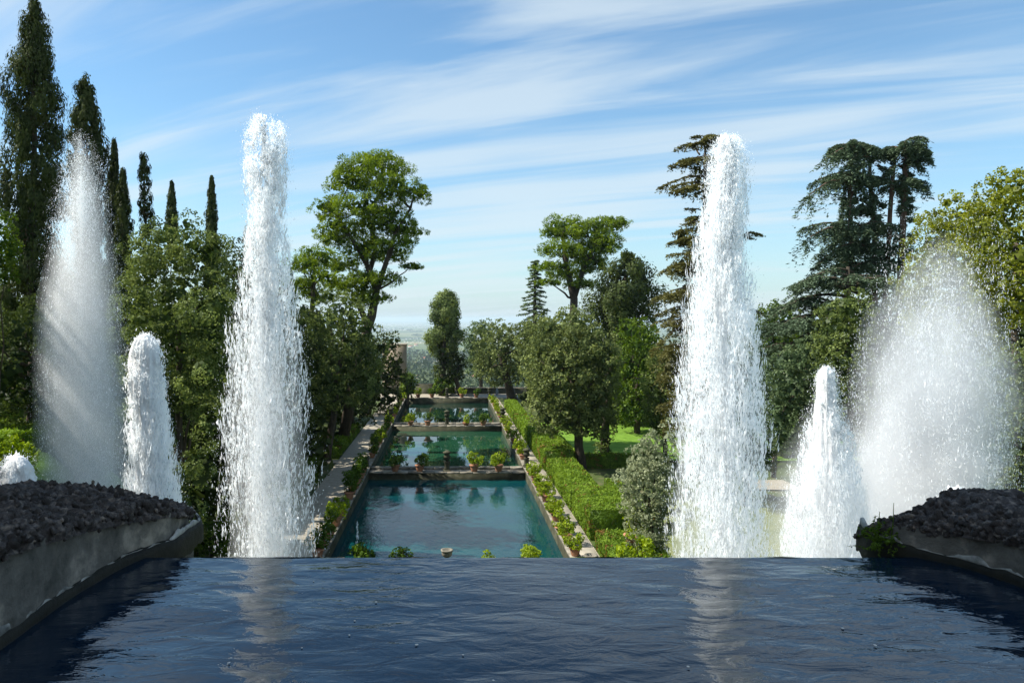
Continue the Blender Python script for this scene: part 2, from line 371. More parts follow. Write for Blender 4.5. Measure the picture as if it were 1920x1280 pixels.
# ponds
pondm = watermat('pond_water', (0.001,0.034,0.048), 0.03, [((1, 0.7, 1), 1.6, 0.016, 3), ((1.2, 0.6, 1), 5.0, 0.007, 3)], c2=(0.004,0.060,0.056))
pondc = watermat('calm_pond_water', (0.010,0.052,0.028), 0.02, [((1, 0.5, 1), 1.2, 0.003, 2)], c2=(0.014,0.066,0.034))
pondf = watermat('far_pond_water', (0.005,0.022,0.014), 0.02, [((1, 0.5, 1), 1.2, 0.002, 2)])
for nm, y0, y1, m_ in (('near_pond_water', 45.6, 74.1, pondm), ('middle_pond_water', 76.6, 106.2, pondc), ('far_pond_water', 108.9, 141.5, pondf)):
    mb = MB(); mb.add([(PX0+.4, y0, 0), (PX1-.4, y0, 0), (PX1-.4, y1, 0), (PX0+.4, y1, 0)], [(0,1,2,3)])
    tag(mb.obj(nm, m_), kind='structure')

# pond walls and dams with separate coping stones
def coping_run(parent, x0, x1, y0, y1, z, axis, step, th=0.16, m_=None):
    a0, a1 = (y0, y1) if axis == 'y' else (x0, x1)
    n = max(1, int(round((a1-a0)/step))); e_ = np.linspace(a0, a1, n+1)
    for k in range(n):
        mb = MB(); dz = rng.uniform(-0.012, 0.012); s = rng.uniform(-0.02, 0.02); g = 0.014
        if axis == 'y': box(mb, x0+s, x1+s, e_[k]+g, e_[k+1]-g, z+dz, z+dz+th, rng.random(), 0.02)
        else: box(mb, e_[k]+g, e_[k+1]-g, y0+s, y1+s, z+dz, z+dz+th, rng.random(), 0.02)
        mb.obj('coping_stone', m_ or stone, parent)
def pond_wall(x0, x1, y0, y1, z, axis, step, label, m_=stoned):
    r = empty('pond_wall', ((x0+x1)/2, (y0+y1)/2, -1), label, 'wall')
    mb = MB(); box(mb, x0+.06, x1-.06, y0+.003, y1-.003, -2.1, z); mb.obj('wall_body', m_, r)
    coping_run(r, x0, x1, y0, y1, z+.002, axis, step); return r
WZ = 0.86
pond_wall(7.75, 8.45, 45.0, 142.6, WZ, 'y', 2.4, 'long pale stone wall along the right side of the three ponds, lined with lemon pots')
pond_wall(-8.45, -7.75, 45.0, 142.6, WZ, 'y', 2.4, 'long shaded stone wall along the left side of the ponds, lined with leafy pots')
pond_wall(-7.74, 7.74, 44.9, 45.7, WZ, 'x', 1.3, 'stone wall closing the near end of the nearest pond, just behind the basin lip')
pond_wall(-7.74, 7.74, 141.5, 142.4, WZ-.05, 'x', 1.4, 'low stone wall closing the far end of the farthest pond')
def dam(y0, y1, label):
    r = empty('stone_dam', (0, (y0+y1)/2, 0), label, 'dam')
    mb = MB(); box(mb, -7.74, 7.74, y0+.25, y1-.1, -2.1, 0.62); mb.obj('dam_body', stoned, r)
    mb = MB(); box(mb, -7.74, 7.74, y0+.95, y1-.75, 0.60, 0.66); mb.obj('dam_walkway', stone, r)
    coping_run(r, -7.74, 7.74, y0, y0+.95, 0.625, 'x', 1.25, 0.14)
    coping_run(r, -7.74, 7.74, y1-.75, y1, 0.625, 'x', 1.25, 0.22)
    mb = MB()
    return r
dam(74.0, 76.8, 'nearer stone dam carrying four potted plants and a dark urn')
dam(106.1, 109.1, 'farther stone dam between the middle and far ponds, with smaller looking pots')

def sheet(nm, x0, x1, y0, y1, z, m_, n=1):
    X_, Y_ = np.meshgrid(np.linspace(x0, x1, n+1), np.linspace(y0, y1, n+1))
    return tag(grid_mb(X_, Y_, np.full(X_.shape, z)).obj(nm, m_), kind='structure')
rp = sheet('garden_path_right', 8.5, 9.75, 44, 142.6, 0.83, gravel)
e_ = np.linspace(44, 118, 42)
for k in range(41):
    mb = MB(); w_ = rng.uniform(-.03, .03)
    box(mb, 8.52, 9.66+w_, e_[k]+.03, e_[k+1]-.03, 0.80, 0.875+rng.uniform(-.01, .01), rng.random(), 0.015); mb.obj('paving_slab', slabm, rp)
sheet('garden_path_left', -11.6, -8.5, 40, 142.6, 0.84, gravel)
sheet('cross_path_left', -17.5, -11.6, 78.5, 80.2, 0.836, gravel)
sheet('plaza_gravel', -16, 14, 142.6, 150.4, 0.845, gravel)
sheet('lawn', 12.5, 52, 79, 108, 0.98, grass, 6)
sheet('lawn_near', 13.5, 48, 46, 62, 0.93, mat('mist_paled_grass', (0.12,0.15,0.045), (0.20,0.22,0.08), scale=0.8, bump=0.8, bscale=18, dist=0.06), 6)  # paleness of the mist before this lawn is put into the grass colour
sheet('gravel_clearing', 27.5, 31.5, 66, 70, 0.90, gravel)

# ------------------------------------------------------------------ foliage engine
def leaf_quads(mb, pos, nrm, L_, W_, tint, axis=None):
    n = len(pos)
    if axis is None: axis = unit(n)
    a = axis - nrm*np.sum(axis*nrm, 1)[:, None]; a /= np.linalg.norm(a, axis=1)[:, None]+1e-9
    c = np.cross(nrm, a)
    L_ = np.broadcast_to(L_, (n,))[:, None]*rng.uniform(.65, 1.35, (n, 1)); W_ = np.broadcast_to(W_, (n,))[:, None]*rng.uniform(.7, 1.3, (n, 1))
    v = np.stack([pos-a*L_*.5, pos+c*W_*.5+nrm*W_*.12, pos+a*L_*.5, pos-c*W_*.5+nrm*W_*.12], 1).reshape(-1, 3)
    mb.add(v, np.arange(4*n).reshape(n, 4), tint)

def blob_leaves(mb, lobes, leaf, dens=1.6, spread=0.55, clump=0.30, flat=0.9, needle=False, core=True, tint0=0.5, jag=0.18):
    """lobes (n,6): centre and radii. Each lobe is covered with clumps, each clump with leaves that face out of it."""
    lobes = np.asarray(lobes, float); C = lobes[:, :3]; Rr = lobes[:, 3:]
    for i in range(len(lobes)):
        c, r = C[i], Rr[i]; rm = r.mean()
        cr_ = max(clump*rm, leaf*1.6)
        ncl = int(np.clip(2.6*(rm/cr_)**2, 7, 260))
        d = unit(ncl); cp = c+d*r*rng.uniform(0.68, 1.0+jag, (ncl, 1))
        # drop clumps buried in the other lobes
        q = (cp[:, None, :]-C[None])/Rr[None]; q = np.sum(q*q, 2); q[:, i] = 9
        cp = cp[(q.min(1) > 0.5)]; ncl = len(cp)
        if ncl == 0: continue
        crr = cr_*rng.uniform(0.55, 1.25, ncl)
        per = np.maximum(4, (dens*1.95*crr**2/(leaf*leaf*0.62))).astype(int)
        idx = np.repeat(np.arange(ncl), per); n = len(idx)
        dd = unit(n); out = (cp-c)/np.linalg.norm(cp-c, axis=1)[:, None]
        s = np.sum(dd*out[idx], 1); dd = np.where((s < -0.25)[:, None], dd-2*s[:, None]*out[idx], dd)
        rad = crr[idx][:, None]*rng.uniform(0.55, 1.08, (n, 1))*np.array([1, 1, flat])
        p = cp[idx]+dd*rad
        nr = dd*.8+unit(n)*(spread+.35); nr /= np.linalg.norm(nr, axis=1)[:, None]
        tt = np.clip(tint0+rng.normal(0, .13, ncl)[idx]+rng.normal(0, .12, n), 0, 1)
        if needle: leaf_quads(mb, p, np.where(rng.random((n, 1)) < .5, unit(n), nr), leaf*1.9, leaf*.5, tt, axis=dd+np.array([0, 0, .35])+unit(n)*.35)
        else: leaf_quads(mb, p, nr, leaf*1.15, leaf*.8, tt)
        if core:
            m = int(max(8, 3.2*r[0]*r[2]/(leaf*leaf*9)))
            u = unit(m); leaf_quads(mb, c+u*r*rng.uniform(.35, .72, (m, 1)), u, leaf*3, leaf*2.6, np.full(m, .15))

def px_lobes(lst, Y, dy=1.0, jit=0.0):
    """(u, v, ru, rv[, dY]) in photo pixels at distance Y -> lobes"""
    out = []
    for l in lst:
        y = Y+(l[4] if len(l) > 4 else rng.uniform(-jit, jit))
        c = P(l[0], l[1], y); k = y/F; out.append([*c, l[2]*k, l[2]*k*dy, l[3]*k])
    return out

def shell_lobes(c, r, n, lr, low=0.25):
    """n lobes spread over the shell of an ellipsoid crown"""
    out = []; c = np.array(c); r = np.array(r)
    g = (1+5**.5)/2
    for i in range(n):
        z = 1-2*(i+.5)/n; z = max(z, -1+low) ; th = 2*math.pi*i/g+rng.uniform(-.3, .3); s = math.sqrt(max(0, 1-z*z))
        d = np.array([s*math.cos(th), s*math.sin(th), z]); q = lr*rng.uniform(.7, 1.25)
        out.append([*(c+d*(r-q*.8)*rng.uniform(.86, 1.06)), q, q, q*.95])
    out.append([*c, *(r*.72)])
    return out

def trunk_and_limbs(base, top, rad, crown_pts, m_=bark, parent=None, n=9, wob=.05, split=None):
    mb = MB(); p = bend(base, top, n, wob); tube(mb, p, np.linspace(rad*1.25, rad*.55, n), 9, rough=.12)
    tr = mb.obj('trunk', m_, parent, smooth=True)
    if len(crown_pts):
        mb = MB()
        for q in crown_pts:
            k = rng.integers(n//2, n); pp = bend(p[k], q, 6, .12, .06); tube(mb, pp, np.linspace(rad*.42, rad*.08, 6), 6, rough=.1)
        mb.obj('limbs', m_, parent, smooth=True)
    return tr

def oak(name, u, vt, vb, ru, Y, label, mkey='holm', nl=26, lr=.34, base=None, leafpx=4.6, dens=1.5, cat='tree', group=None, trunkpx=None, extra=(), dyr=1.0, low=.25, spread=.5, clump=.30):
    k = Y/F; c = P(u, (vt+vb)/2, Y); rx = ru*k; rz = (vb-vt)/2*k; r = (rx, rx*dyr, rz)
    bx = P(base, vb, Y)[0] if base else c[0]
    gz = float(ground_z(np.array([bx]), np.array([Y]))[0]); gz = gz if Y < 151 else c[2]-rz-3
    root = empty(name, (bx, Y, gz), label, cat, group)
    lobes = shell_lobes(c, r, nl, lr*(rx*rx*rz)**(1/3)*1.25, low)
    if extra: lobes += px_lobes(extra, Y)
    mb = MB(); blob_leaves(mb, lobes, leafpx*k, dens, spread, clump)
    mb.obj('crown', LM[mkey], root)
    tr = (trunkpx or max(3.2, ru*.09))*k
    ids = rng.choice(len(lobes)-1, min(7, len(lobes)-1), replace=False)
    trunk_and_limbs((bx, Y, gz-.3), (c[0], Y, c[2]+rz*.1), tr, [lobes[i][:3] for i in ids], bark, root)
    return root

def cypress(u, vt, vb, w, Y, label, mkey='cyp', prof=None, leafpx=4.4, dens=1.0, lean=0, sparse=False, name='cypress_tree', jag=0.28, broad=False):
    """column of upright clumps; w = half width in pixels"""
    k = Y/F; H = (vb-vt)*k; z0 = P(u, vb, Y)[2]; X = P(u, vt, Y)[0]; W = w*k; leaf = leafpx*k
    gz = float(ground_z(np.array([X]), np.array([Y]))[0])
    root = empty(name, (X, Y, min(gz, z0)), label, 'tree')
    prof = prof or [(0, .75), (.3, 1), (.6, .85), (.85, .45), (1, .05)]
    mb = MB(); ncl = int((40 if sparse else 95)*max(1, H/W/5)*1.3)
    t_ = rng.random(ncl)**.9; rr = np.interp(t_, [p[0] for p in prof], [p[1] for p in prof])*W
    rr *= 1+jag*(2*fbm(np.stack([t_*9+u, t_*0, t_*0], -1), 2)-1)
    a = rng.uniform(0, 2*math.pi, ncl); q = rng.uniform(.35, .88, ncl)
    cp = np.stack([X+lean*k*(1-t_)*0+lean*k*t_*0+np.cos(a)*rr*q, Y+np.sin(a)*rr*q, z0+t_*H], 1); cp[:, 0] += lean*k*(t_-1)
    cr_ = np.maximum(W*.26*rng.uniform(.5, 1.2, ncl)*np.clip(rr/W+.35, .3, 1), leaf)
    per = np.maximum(8, dens*9*cr_**2*1.8/(leaf*leaf*.6)).astype(int); idx = np.repeat(np.arange(ncl), per); n = len(idx)
    dd = unit(n); p = cp[idx]+dd*cr_[idx][:, None]*np.array([1, 1, 1.2 if broad else 2.1])*(1.35 if broad else 1)*rng.uniform(.45, 1.1, (n, 1))
    out = np.stack([np.cos(a), np.sin(a), np.full(ncl, .25)], 1)
    nr = dd*.7+out[idx]*.6+unit(n)*.45; nr /= np.linalg.norm(nr, axis=1)[:, None]
    tt = np.clip(.5+rng.normal(0, .15, ncl)[idx]+rng.normal(0, .12, n), 0, 1)
    leaf_quads(mb, p, nr, leaf*(1.15 if broad else 1.6), leaf*(.8 if broad else .55), tt, axis=np.array([0, 0, 1.])+unit(n)*(1.5 if broad else .4))
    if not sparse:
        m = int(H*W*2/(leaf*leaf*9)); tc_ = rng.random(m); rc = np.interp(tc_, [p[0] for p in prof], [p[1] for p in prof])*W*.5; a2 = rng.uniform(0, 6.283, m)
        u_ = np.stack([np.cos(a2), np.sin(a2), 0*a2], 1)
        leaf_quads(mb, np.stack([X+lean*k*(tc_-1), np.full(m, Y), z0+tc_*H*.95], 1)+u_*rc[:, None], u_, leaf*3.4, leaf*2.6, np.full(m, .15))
    mb.obj('crown', LM[mkey], root)
    mb = MB(); tube(mb, bend((X-lean*k, Y, root.location[2]-.3), (X-lean*k*.1, Y, z0+H*.9), 10, .02), np.linspace(W*.2 if not sparse else W*.14, W*.03, 10), 7)
    mb.obj('trunk', bark, root, smooth=True)
    return root

def spray_branches(mb, mbt, branches, leaf, twig, dens=1.0, droop=.25, tint0=.5, twn=26, vert=.35):
    """branches: (p0, p1, width, rise): flat layered sprays with twigs that hang at the tips"""
    for p0, p1, w, rise in branches:
        p0, p1 = np.array(p0, float), np.array(p1, float); L_ = np.linalg.norm(p1-p0)
        n = 8; pl = bend(p0, p1, n, .06); tq = np.linspace(0, 1, n); pl[:, 2] += rise*L_*np.sin(math.pi*tq)
        tube(mbt, pl, np.linspace(.022*L_+.03, .01, n), 5)
        ax = (p1-p0)/L_; side = np.cross(ax, [0, 0, 1.]); side /= np.linalg.norm(side)+1e-9
        m = int(twn*dens); t_ = rng.uniform(.18, 1.0, m)**.8
        st = np.stack([np.interp(t_, tq, pl[:, j]) for j in range(3)], 1)
        sg = rng.choice([-1, 1], m); tl = w*rng.uniform(.4, 1.1, m)*(1.15-.6*t_)
        te = st+side*(sg*tl*.8)[:, None]+ax*(tl*.6)[:, None]; te[:, 2] -= droop*tl*rng.uniform(.3, 1.6, m)
        k = max(5, int(w/leaf*1.5*twig)); ii = np.repeat(np.arange(m), k); s = rng.random(len(ii))
        p = st[ii]+(te-st)[ii]*s[:, None]; p[:, 2] -= droop*.5*tl[ii]*s**2
        p += unit(len(ii))*leaf*.9*np.array([1, 1, vert])
        nr = unit(len(ii))*.75+np.array([0, 0, 1.]); nr /= np.linalg.norm(nr, axis=1)[:, None]
        tt = np.clip(tint0+rng.normal(0, .12, m)[ii]+rng.normal(0, .1, len(ii)), 0, 1)
        leaf_quads(mb, p, nr, leaf*1.7, leaf*.6, tt, axis=(te-st)[ii]+unit(len(ii))*.5*w)

# ------------------------------------------------------------------ hedges
def hedge(x0, x1, y0, y1, z1, label, mkey='hedge', z0=.7, leaf=.15, dens=2.2, group='clipped hedges of the pond garden'):
    root = empty('clipped_hedge', ((x0+x1)/2, (y0+y1)/2, z0), label, 'hedge', group)
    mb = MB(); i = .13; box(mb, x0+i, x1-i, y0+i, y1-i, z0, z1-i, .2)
    faces = [((x1-x0), (y1-y0), 'z'), ((y1-y0), (z1-z0), 'x0'), ((y1-y0), (z1-z0), 'x1'), ((x1-x0), (z1-z0), 'y0')]
    for a, b_, ax in faces:
        n = int(dens*a*b_/(leaf*leaf*.7)*(1.0 if ax in ('z', 'y0') else .75)); s, q = rng.random(n), rng.random(n)
        if ax == 'z': p = np.stack([x0+s*a, y0+q*b_, np.full(n, z1)], 1); nn = (0, 0, 1)
        elif ax == 'y0': p = np.stack([x0+s*a, np.full(n, y0), z0+q*b_], 1); nn = (0, -1, 0)
        else: p = np.stack([np.full(n, x0 if ax == 'x0' else x1), y0+s*a, z0+q*b_], 1); nn = (-1 if ax == 'x0' else 1, 0, 0)
        nn = np.array(nn, float)
        bumpy = (fbm(p*1.4+3, 3)-.5)*.16+(fbm(p*.35, 2)-.5)*.12
        p = p+nn*(bumpy+rng.normal(0, .035, n))[:, None]
        nr = nn+unit(n)*(.28 if ax == 'y0' else .6); nr /= np.linalg.norm(nr, axis=1)[:, None]
        tt = np.clip(.45+(fbm(p*1.1+9, 3)-.5)*1.6+rng.normal(0, .13, n), 0, 1)
        leaf_quads(mb, p, nr, leaf*1.2, leaf*.75, tt)
        if ax == 'z':   # stray shoots
            m = n//14; j = rng.choice(n, m); leaf_quads(mb, p[j]+np.array([0, 0, .09]), unit(m), leaf*1.6, leaf*.6, np.full(m, .95), axis=np.array([0, 0, 1.])+unit(m)*.3)
    mb.obj('foliage', LM[mkey], root); return root
hedge(9.85, 13.3, 44.0, 49.6, 1.95, 'nearest clipped hedge block, beside the right path just behind the basin lip', leaf=.12)
hedge(9.8, 12.7, 51.2, 58.3, 2.9, 'clipped hedge block with a shaded near face, second from the near end of its row', leaf=.125)
hedge(9.8, 12.5, 59.0, 73.4, 2.3, 'long yellow-green clipped hedge right of the right path beside the nearer dam')
hedge(9.75, 12.6, 74.4, 92.0, 2.85, 'tall bright clipped hedge left of the domed oak trunk beside the middle pond')
hedge(9.7, 12.0, 93.2, 108.0, 2.35, 'clipped hedge beside the farther dam, in front of the domed oak crown', leaf=.19)
hedge(9.7, 11.6, 109.0, 126.0, 2.3, 'small-looking clipped hedge beside the far pond on the right path', leaf=.21)
hedge(13.9, 15.0, 52.0, 66.0, 1.9, 'narrow clipped hedge running parallel behind the long yellow-green hedge', leaf=.17)
hedge(13.6, 22.5, 75.8, 78.0, 1.95, 'cross hedge with a dark front face along the near edge of the lawn', leaf=.19)
hedge(13.2, 14.0, 79.5, 92.0, 1.7, 'low hedge edging the lawn left of the domed oak trunk', leaf=.19)
hedge(-13.2, -11.8, 81.0, 101.0, 1.95, 'low sunlit box hedge left of the shaded left path', leaf=.19)
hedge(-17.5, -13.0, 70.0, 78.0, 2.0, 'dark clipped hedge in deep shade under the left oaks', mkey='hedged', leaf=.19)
hedge(-24, -17.2, 27, 31, 11.4, 'bright sunlit hedge mound at the far left edge beyond the tufa wall', z0=8.2, leaf=.12, dens=2.0)
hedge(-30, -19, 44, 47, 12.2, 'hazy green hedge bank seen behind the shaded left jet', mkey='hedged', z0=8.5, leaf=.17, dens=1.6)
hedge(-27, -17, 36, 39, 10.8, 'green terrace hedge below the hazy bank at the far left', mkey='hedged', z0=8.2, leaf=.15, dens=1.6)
X_, Y_ = np.meshgrid(np.linspace(-42, -15.2, 28), np.linspace(16, 46, 31))
tag(grid_mb(X_, Y_, ground_z(X_, Y_)+.06).obj('lawn_left_slope', grass, smooth=True), kind='structure')
print('ground', round(time.time()-T0, 1))

# ------------------------------------------------------------------ trees, left side
cypress(66, 2, 740, 60, 43, 'tallest dark cypress at the left edge, its spire almost touching the top of the photo', prof=[(0,.95),(.35,1),(.6,1),(.74,.86),(.87,.6),(.96,.38),(1,.12)], lean=8, dens=.85, jag=.5, leafpx=4.8)
cypress(160, 153, 640, 36, 50, 'second cypress rising right behind the tip of the shaded left jet', prof=[(0,.8),(.5,.9),(.74,1),(.85,.95),(.93,.5),(.97,.42),(1,.25)], lean=-12, jag=.55, leafpx=5.2)
cypress(214, 268, 560, 19, 52, 'slim cypress with blunt tip just right of the shaded left jet')
cypress(231, 322, 560, 20, 48, 'dense narrow cypress in front of the blunt slim one, right of the shaded left jet')
cypress(270, 288, 520, 22, 50, 'thin see-through cypress with sparse leaning branches', sparse=True, prof=[(0,1),(.4,.95),(.6,.6),(.8,.55),(1,.2)], lean=-8, dens=.8)
cypress(322, 345, 470, 12, 80, 'smallest dark cypress tip poking above the big oak', leafpx=3.6)
cypress(397, 335, 520, 15, 72, 'cypress tip at the right shoulder of the big oak', leafpx=3.6)
oak('holm_oak', 332, 392, 800, 112, 30, 'big olive-green holm oak between the shaded left jet and the tall left jet', 'holm', nl=52, lr=.20, leafpx=4.2, base=345, dens=1.75, trunkpx=9, spread=.25, clump=.46,
    extra=[(385,700,38,50,-2.6),(398,800,30,40,-2.8),(360,880,34,46,-2),(300,820,60,70,-1),(390,600,50,50,-2.5),(350,960,32,40,-2)])
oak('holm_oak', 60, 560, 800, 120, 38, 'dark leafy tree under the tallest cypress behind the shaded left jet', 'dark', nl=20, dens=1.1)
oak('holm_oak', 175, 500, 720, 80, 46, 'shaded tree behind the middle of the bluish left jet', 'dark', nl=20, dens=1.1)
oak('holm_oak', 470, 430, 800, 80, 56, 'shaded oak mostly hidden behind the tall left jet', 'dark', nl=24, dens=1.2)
oak('holm_oak', -10, 385, 560, 42, 24, 'bright green leafy branch end at the left edge below the tallest cypress', 'mid', nl=16, leafpx=4)
oak('shrub', 400, 960, 1045, 62, 44, 'reddish-green shrub at the foot of the big oak beside the basin lip', 'mid', nl=14, cat='shrub', base=400)
oak('shrub', 340, 930, 1040, 50, 40, 'dark shrub beside the rounded end of the left tufa wall', 'dark', nl=12, cat='shrub')
oak('shrub', 18, 820, 905, 48, 24.5, 'bright green bush left of the small foam dome at the left edge', 'bright', nl=14, cat='shrub')
# Aleppo pine
def pine(name, lst, Y, label, base, forks, leafpx=2.9, mkey='pine', trunkpx=8, dens=1.25):
    k = Y/F; b = P(*base, Y); gz = .7
    root = empty(name, (b[0], Y, gz), label, 'tree')
    lobes = px_lobes([(l[0], l[1], l[2]*1.12, l[3]*1.2) for l in lst], Y, 1.0, 2.0); sub = []
    for l in lobes:      # each mass breaks into flattened tufts
        c, r = np.array(l[:3]), np.array(l[3:]); m = int(np.clip(r[0]*r[2]*1.3+6, 8, 15))
        for _ in range(m):
            d = unit(1)[0]; d[2] = abs(d[2])*.9-.25; q = r*rng.uniform(.33, .54)
            sub.append([*(c+d*(r-q)*1.08), q[0]*1.1, q[0]*1.1, q[2]*.8])
    mb = MB(); blob_leaves(mb, sub, leafpx*k, dens*.95, .5, .36, flat=.8, needle=True, core=True)
    mb.obj('crown', LM[mkey], root)
    mb = MB()
    for f in forks:
        pts = [P(u, v, Y+dy) for u, v, dy, r_ in f]; rad = [r_*k for *_, r_ in f]
        if f is forks[0]: pts[0][2] = gz-.3
        tube(mb, pts, rad, 8, rough=.08)
    mb.obj('trunk', bark, root, smooth=True)
    mb = MB(); fk = [P(u, v, Y+dy) for f in forks for u, v, dy, r_ in f][1:]
    for l in lobes:
        c = np.array(l[:3]); q = min(fk, key=lambda p: np.linalg.norm(p-c)+(2.5 if p[2] > c[2] else 0)); tube(mb, bend(q, c, 6, .14), np.linspace(2.6*k, .6*k, 6), 5)
    mb.obj('limbs', bark, root, smooth=True)
    return root
pine('pine_tree', [(700,325,60,38),(655,345,38,30),(742,355,50,32),(776,365,30,24),(690,395,62,34),(612,395,26,34),(636,430,40,30),(728,425,48,30),(762,436,34,13),
     (688,470,50,32),(735,478,42,22),(648,500,36,22),(700,522,44,20),(655,540,44,20),(690,562,44,18),(770,500,20,9),(715,300,34,20),(622,450,26,22),(745,455,36,18)], 90,
     'large bright green leaning pine left of the distant view', (651, 850), [[(640,850,0,11),(675,660,0,9.5),(697,592,0,8.5),(706,545,0,7),(690,500,0,6)],[(690,612,0,6.5),(672,570,0,6),(690,520,1,5),(705,470,1,5),(690,400,1,4),(720,350,1,2.5)],
     [(706,545,0,6),(725,490,-1,4.5),(740,440,-1,3.5),(770,390,-1,2)],[(690,500,0,4.5),(655,440,-1,3),(630,400,-1,2)]])
pine('pine_tree', [(590,485,36,26),(565,500,30,24),(605,520,34,22),(570,540,40,24),(600,560,30,20)], 84, 'smaller bright green pine behind the right flank of the tall left jet', (575, 850), [[(575,850,0,8),(580,640,0,6),(588,540,0,4),(590,500,0,3)]])
oak('holm_oak', 640, 552, 800, 76, 80, 'brown-green rounded oak below the large leaning pine', 'holm', nl=34, lr=.28, base=612, leafpx=4.2, low=.5)
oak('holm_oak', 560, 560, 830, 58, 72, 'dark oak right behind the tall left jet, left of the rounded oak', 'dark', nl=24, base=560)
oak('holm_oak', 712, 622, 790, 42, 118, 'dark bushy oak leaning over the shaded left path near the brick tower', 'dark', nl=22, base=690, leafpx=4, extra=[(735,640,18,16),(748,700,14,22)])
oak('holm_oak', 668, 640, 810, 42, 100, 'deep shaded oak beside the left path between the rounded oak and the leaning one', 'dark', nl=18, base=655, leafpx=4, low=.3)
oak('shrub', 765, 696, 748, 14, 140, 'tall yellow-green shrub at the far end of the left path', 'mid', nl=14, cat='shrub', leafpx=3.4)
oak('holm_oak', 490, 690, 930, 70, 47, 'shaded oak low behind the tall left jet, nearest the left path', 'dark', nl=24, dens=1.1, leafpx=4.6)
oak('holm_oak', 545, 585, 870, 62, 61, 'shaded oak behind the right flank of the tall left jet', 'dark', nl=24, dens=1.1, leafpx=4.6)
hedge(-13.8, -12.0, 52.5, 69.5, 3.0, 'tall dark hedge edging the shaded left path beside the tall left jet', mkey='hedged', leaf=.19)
# far end
r_ = oak('shrub', 833, 704, 742, 22, 147, 'round olive-green shrub in front of the parapet at the far end', 'mid', nl=14, cat='shrub', leafpx=3.2)
cypress(838, 548, 668, 32, 147, 'lone bushy cypress standing before the distant plain at the far end', prof=[(0,.9),(.25,1.25),(.55,1.15),(.8,.8),(1,.25)], leafpx=3.4, mkey='holm', lean=10, dens=1.2, broad=True, jag=.4)
oak('holm_oak', 845, 650, 722, 30, 147.5, 'dark small oak with a bent trunk beneath the lone cypress', 'dark', nl=18, base=864, leafpx=3.4, trunkpx=4.5)
oak('holm_oak', 902, 597, 715, 32, 162, 'dark bluish tree beyond the parapet left of the far oak', 'blue', nl=22, leafpx=3.4, spread=.7)
oak('holm_oak', 936, 598, 728, 52, 140, 'light green holm oak with thick curved trunk at the far end of the right path', 'holmg', nl=30, lr=.28, base=962, leafpx=3.6, trunkpx=8, extra=[(968,640,26,34)])
oak('holm_oak', 1010, 590, 720, 46, 128, 'pale holm oak crown between the far oak and the big dome', 'holmg', nl=24, leafpx=3.6)

# ------------------------------------------------------------------ trees, right side
oak('holm_oak', 1073, 578, 838, 90, 76, 'big dome-shaped holm oak on a slim dark trunk beside the long hedge', 'holmg', nl=90, lr=.20, base=1092, leafpx=4.2, dens=1.7, trunkpx=8, spread=.5, clump=.36)
# ivy column
r_ = empty('ivy_column', (P(1133,855,82)[0], 82, .8), 'short ivy-clad trunk standing on the lawn right of the dome oak trunk', 'ivy trunk')
mb = MB(); blob_leaves(mb, px_lobes([(1132,845,19,14),(1134,825,19,18),(1133,800,21,18),(1136,775,24,22)], 82), .22, 1.5, .5, .35); mb.obj('foliage', LM['holm'], r_)
mb = MB(); tube(mb, [(r_.location[0], 82, .5), (r_.location[0]+.2, 82, 6), (r_.location[0]+.5, 82, 11)], [.5, .4, .3], 8); mb.obj('trunk', bark, r_)
pine('pine_tree', [(1062,425,38,28),(1035,440,26,20),(1090,440,34,24),(1135,425,40,22),(1162,418,18,14),(1120,455,42,20),(1050,470,38,22),(1095,480,36,22),(1035,500,34,12),(1062,515,34,14),(1110,500,32,22),(1128,470,30,16),(1030,530,24,10),(1090,535,30,14)], 120,
     'two-lobed bright green pine above the dome oak', (1076, 800), [[(1076,800,0,9),(1074,620,0,8),(1076,560,0,7),(1062,500,0,5),(1055,440,0,3)],[(1076,560,0,6),(1095,500,0,5),(1120,450,0,3.5),(1140,425,0,2)]], leafpx=2.6)
def fir(u, vt, vb, w, Y, label, mkey, leafpx=3.4, nb=60, name='fir_tree', droop=.2, prof=1.0, twn=10, tilt=-.12):
    k = Y/F; X = P(u, vt, Y)[0]; zt = P(u, vt, Y)[2]; zb = P(u, vb, Y)[2]; root = empty(name, (X, Y, .7), label, 'tree')
    mb, mt = MB(), MB(); br = []
    for i in range(nb):
        t_ = (i+.5)/nb; z = zt-(zt-zb)*t_; L_ = w*k*(.12+.88*t_**prof)*rng.uniform(.7, 1.12); a = i*2.4+rng.uniform(-.3, .3)
        br.append(((X, Y, z), (X+math.cos(a)*L_, Y+math.sin(a)*L_, z+tilt*L_), L_*.42, .05))
    spray_branches(mb, mt, br, leafpx*k, 1.2, 1.0, droop, twn=twn)
    mb.obj('crown', LM[mkey], root); mt.obj('limbs', bark, root)
    mt = MB(); tube(mt, [(X, Y, .4), (X, Y, (zt+zb)/2), (X, Y, zt)], [w*k*.12, w*k*.08, .04], 7); mt.obj('trunk', bark, root, smooth=True); return root
fir(1003, 488, 660, 44, 138, 'pale layered fir left of the two-lobed pine', 'blue', nb=90, twn=16)
cypress(1172, 478, 760, 60, 108, 'broad dark green conifer with scalloped outline between the pine and the tall right jet', mkey='dark', prof=[(0,1.1),(.45,1.15),(.65,.95),(.85,.62),(.94,.4),(1,.15)], leafpx=4.4, dens=1.1, name='broad_conifer', jag=.85, broad=True)
oak('yew_tree', 1195, 600, 812, 56, 98, 'fresh green broad tree at the back of the lawn right of the dome oak', 'mid', nl=34, leafpx=4, lr=.26)
oak('yew_tree', 1150, 690, 812, 48, 112, 'dark tree in shade behind the dome oak at the back of the lawn', 'dark', nl=20, leafpx=4)
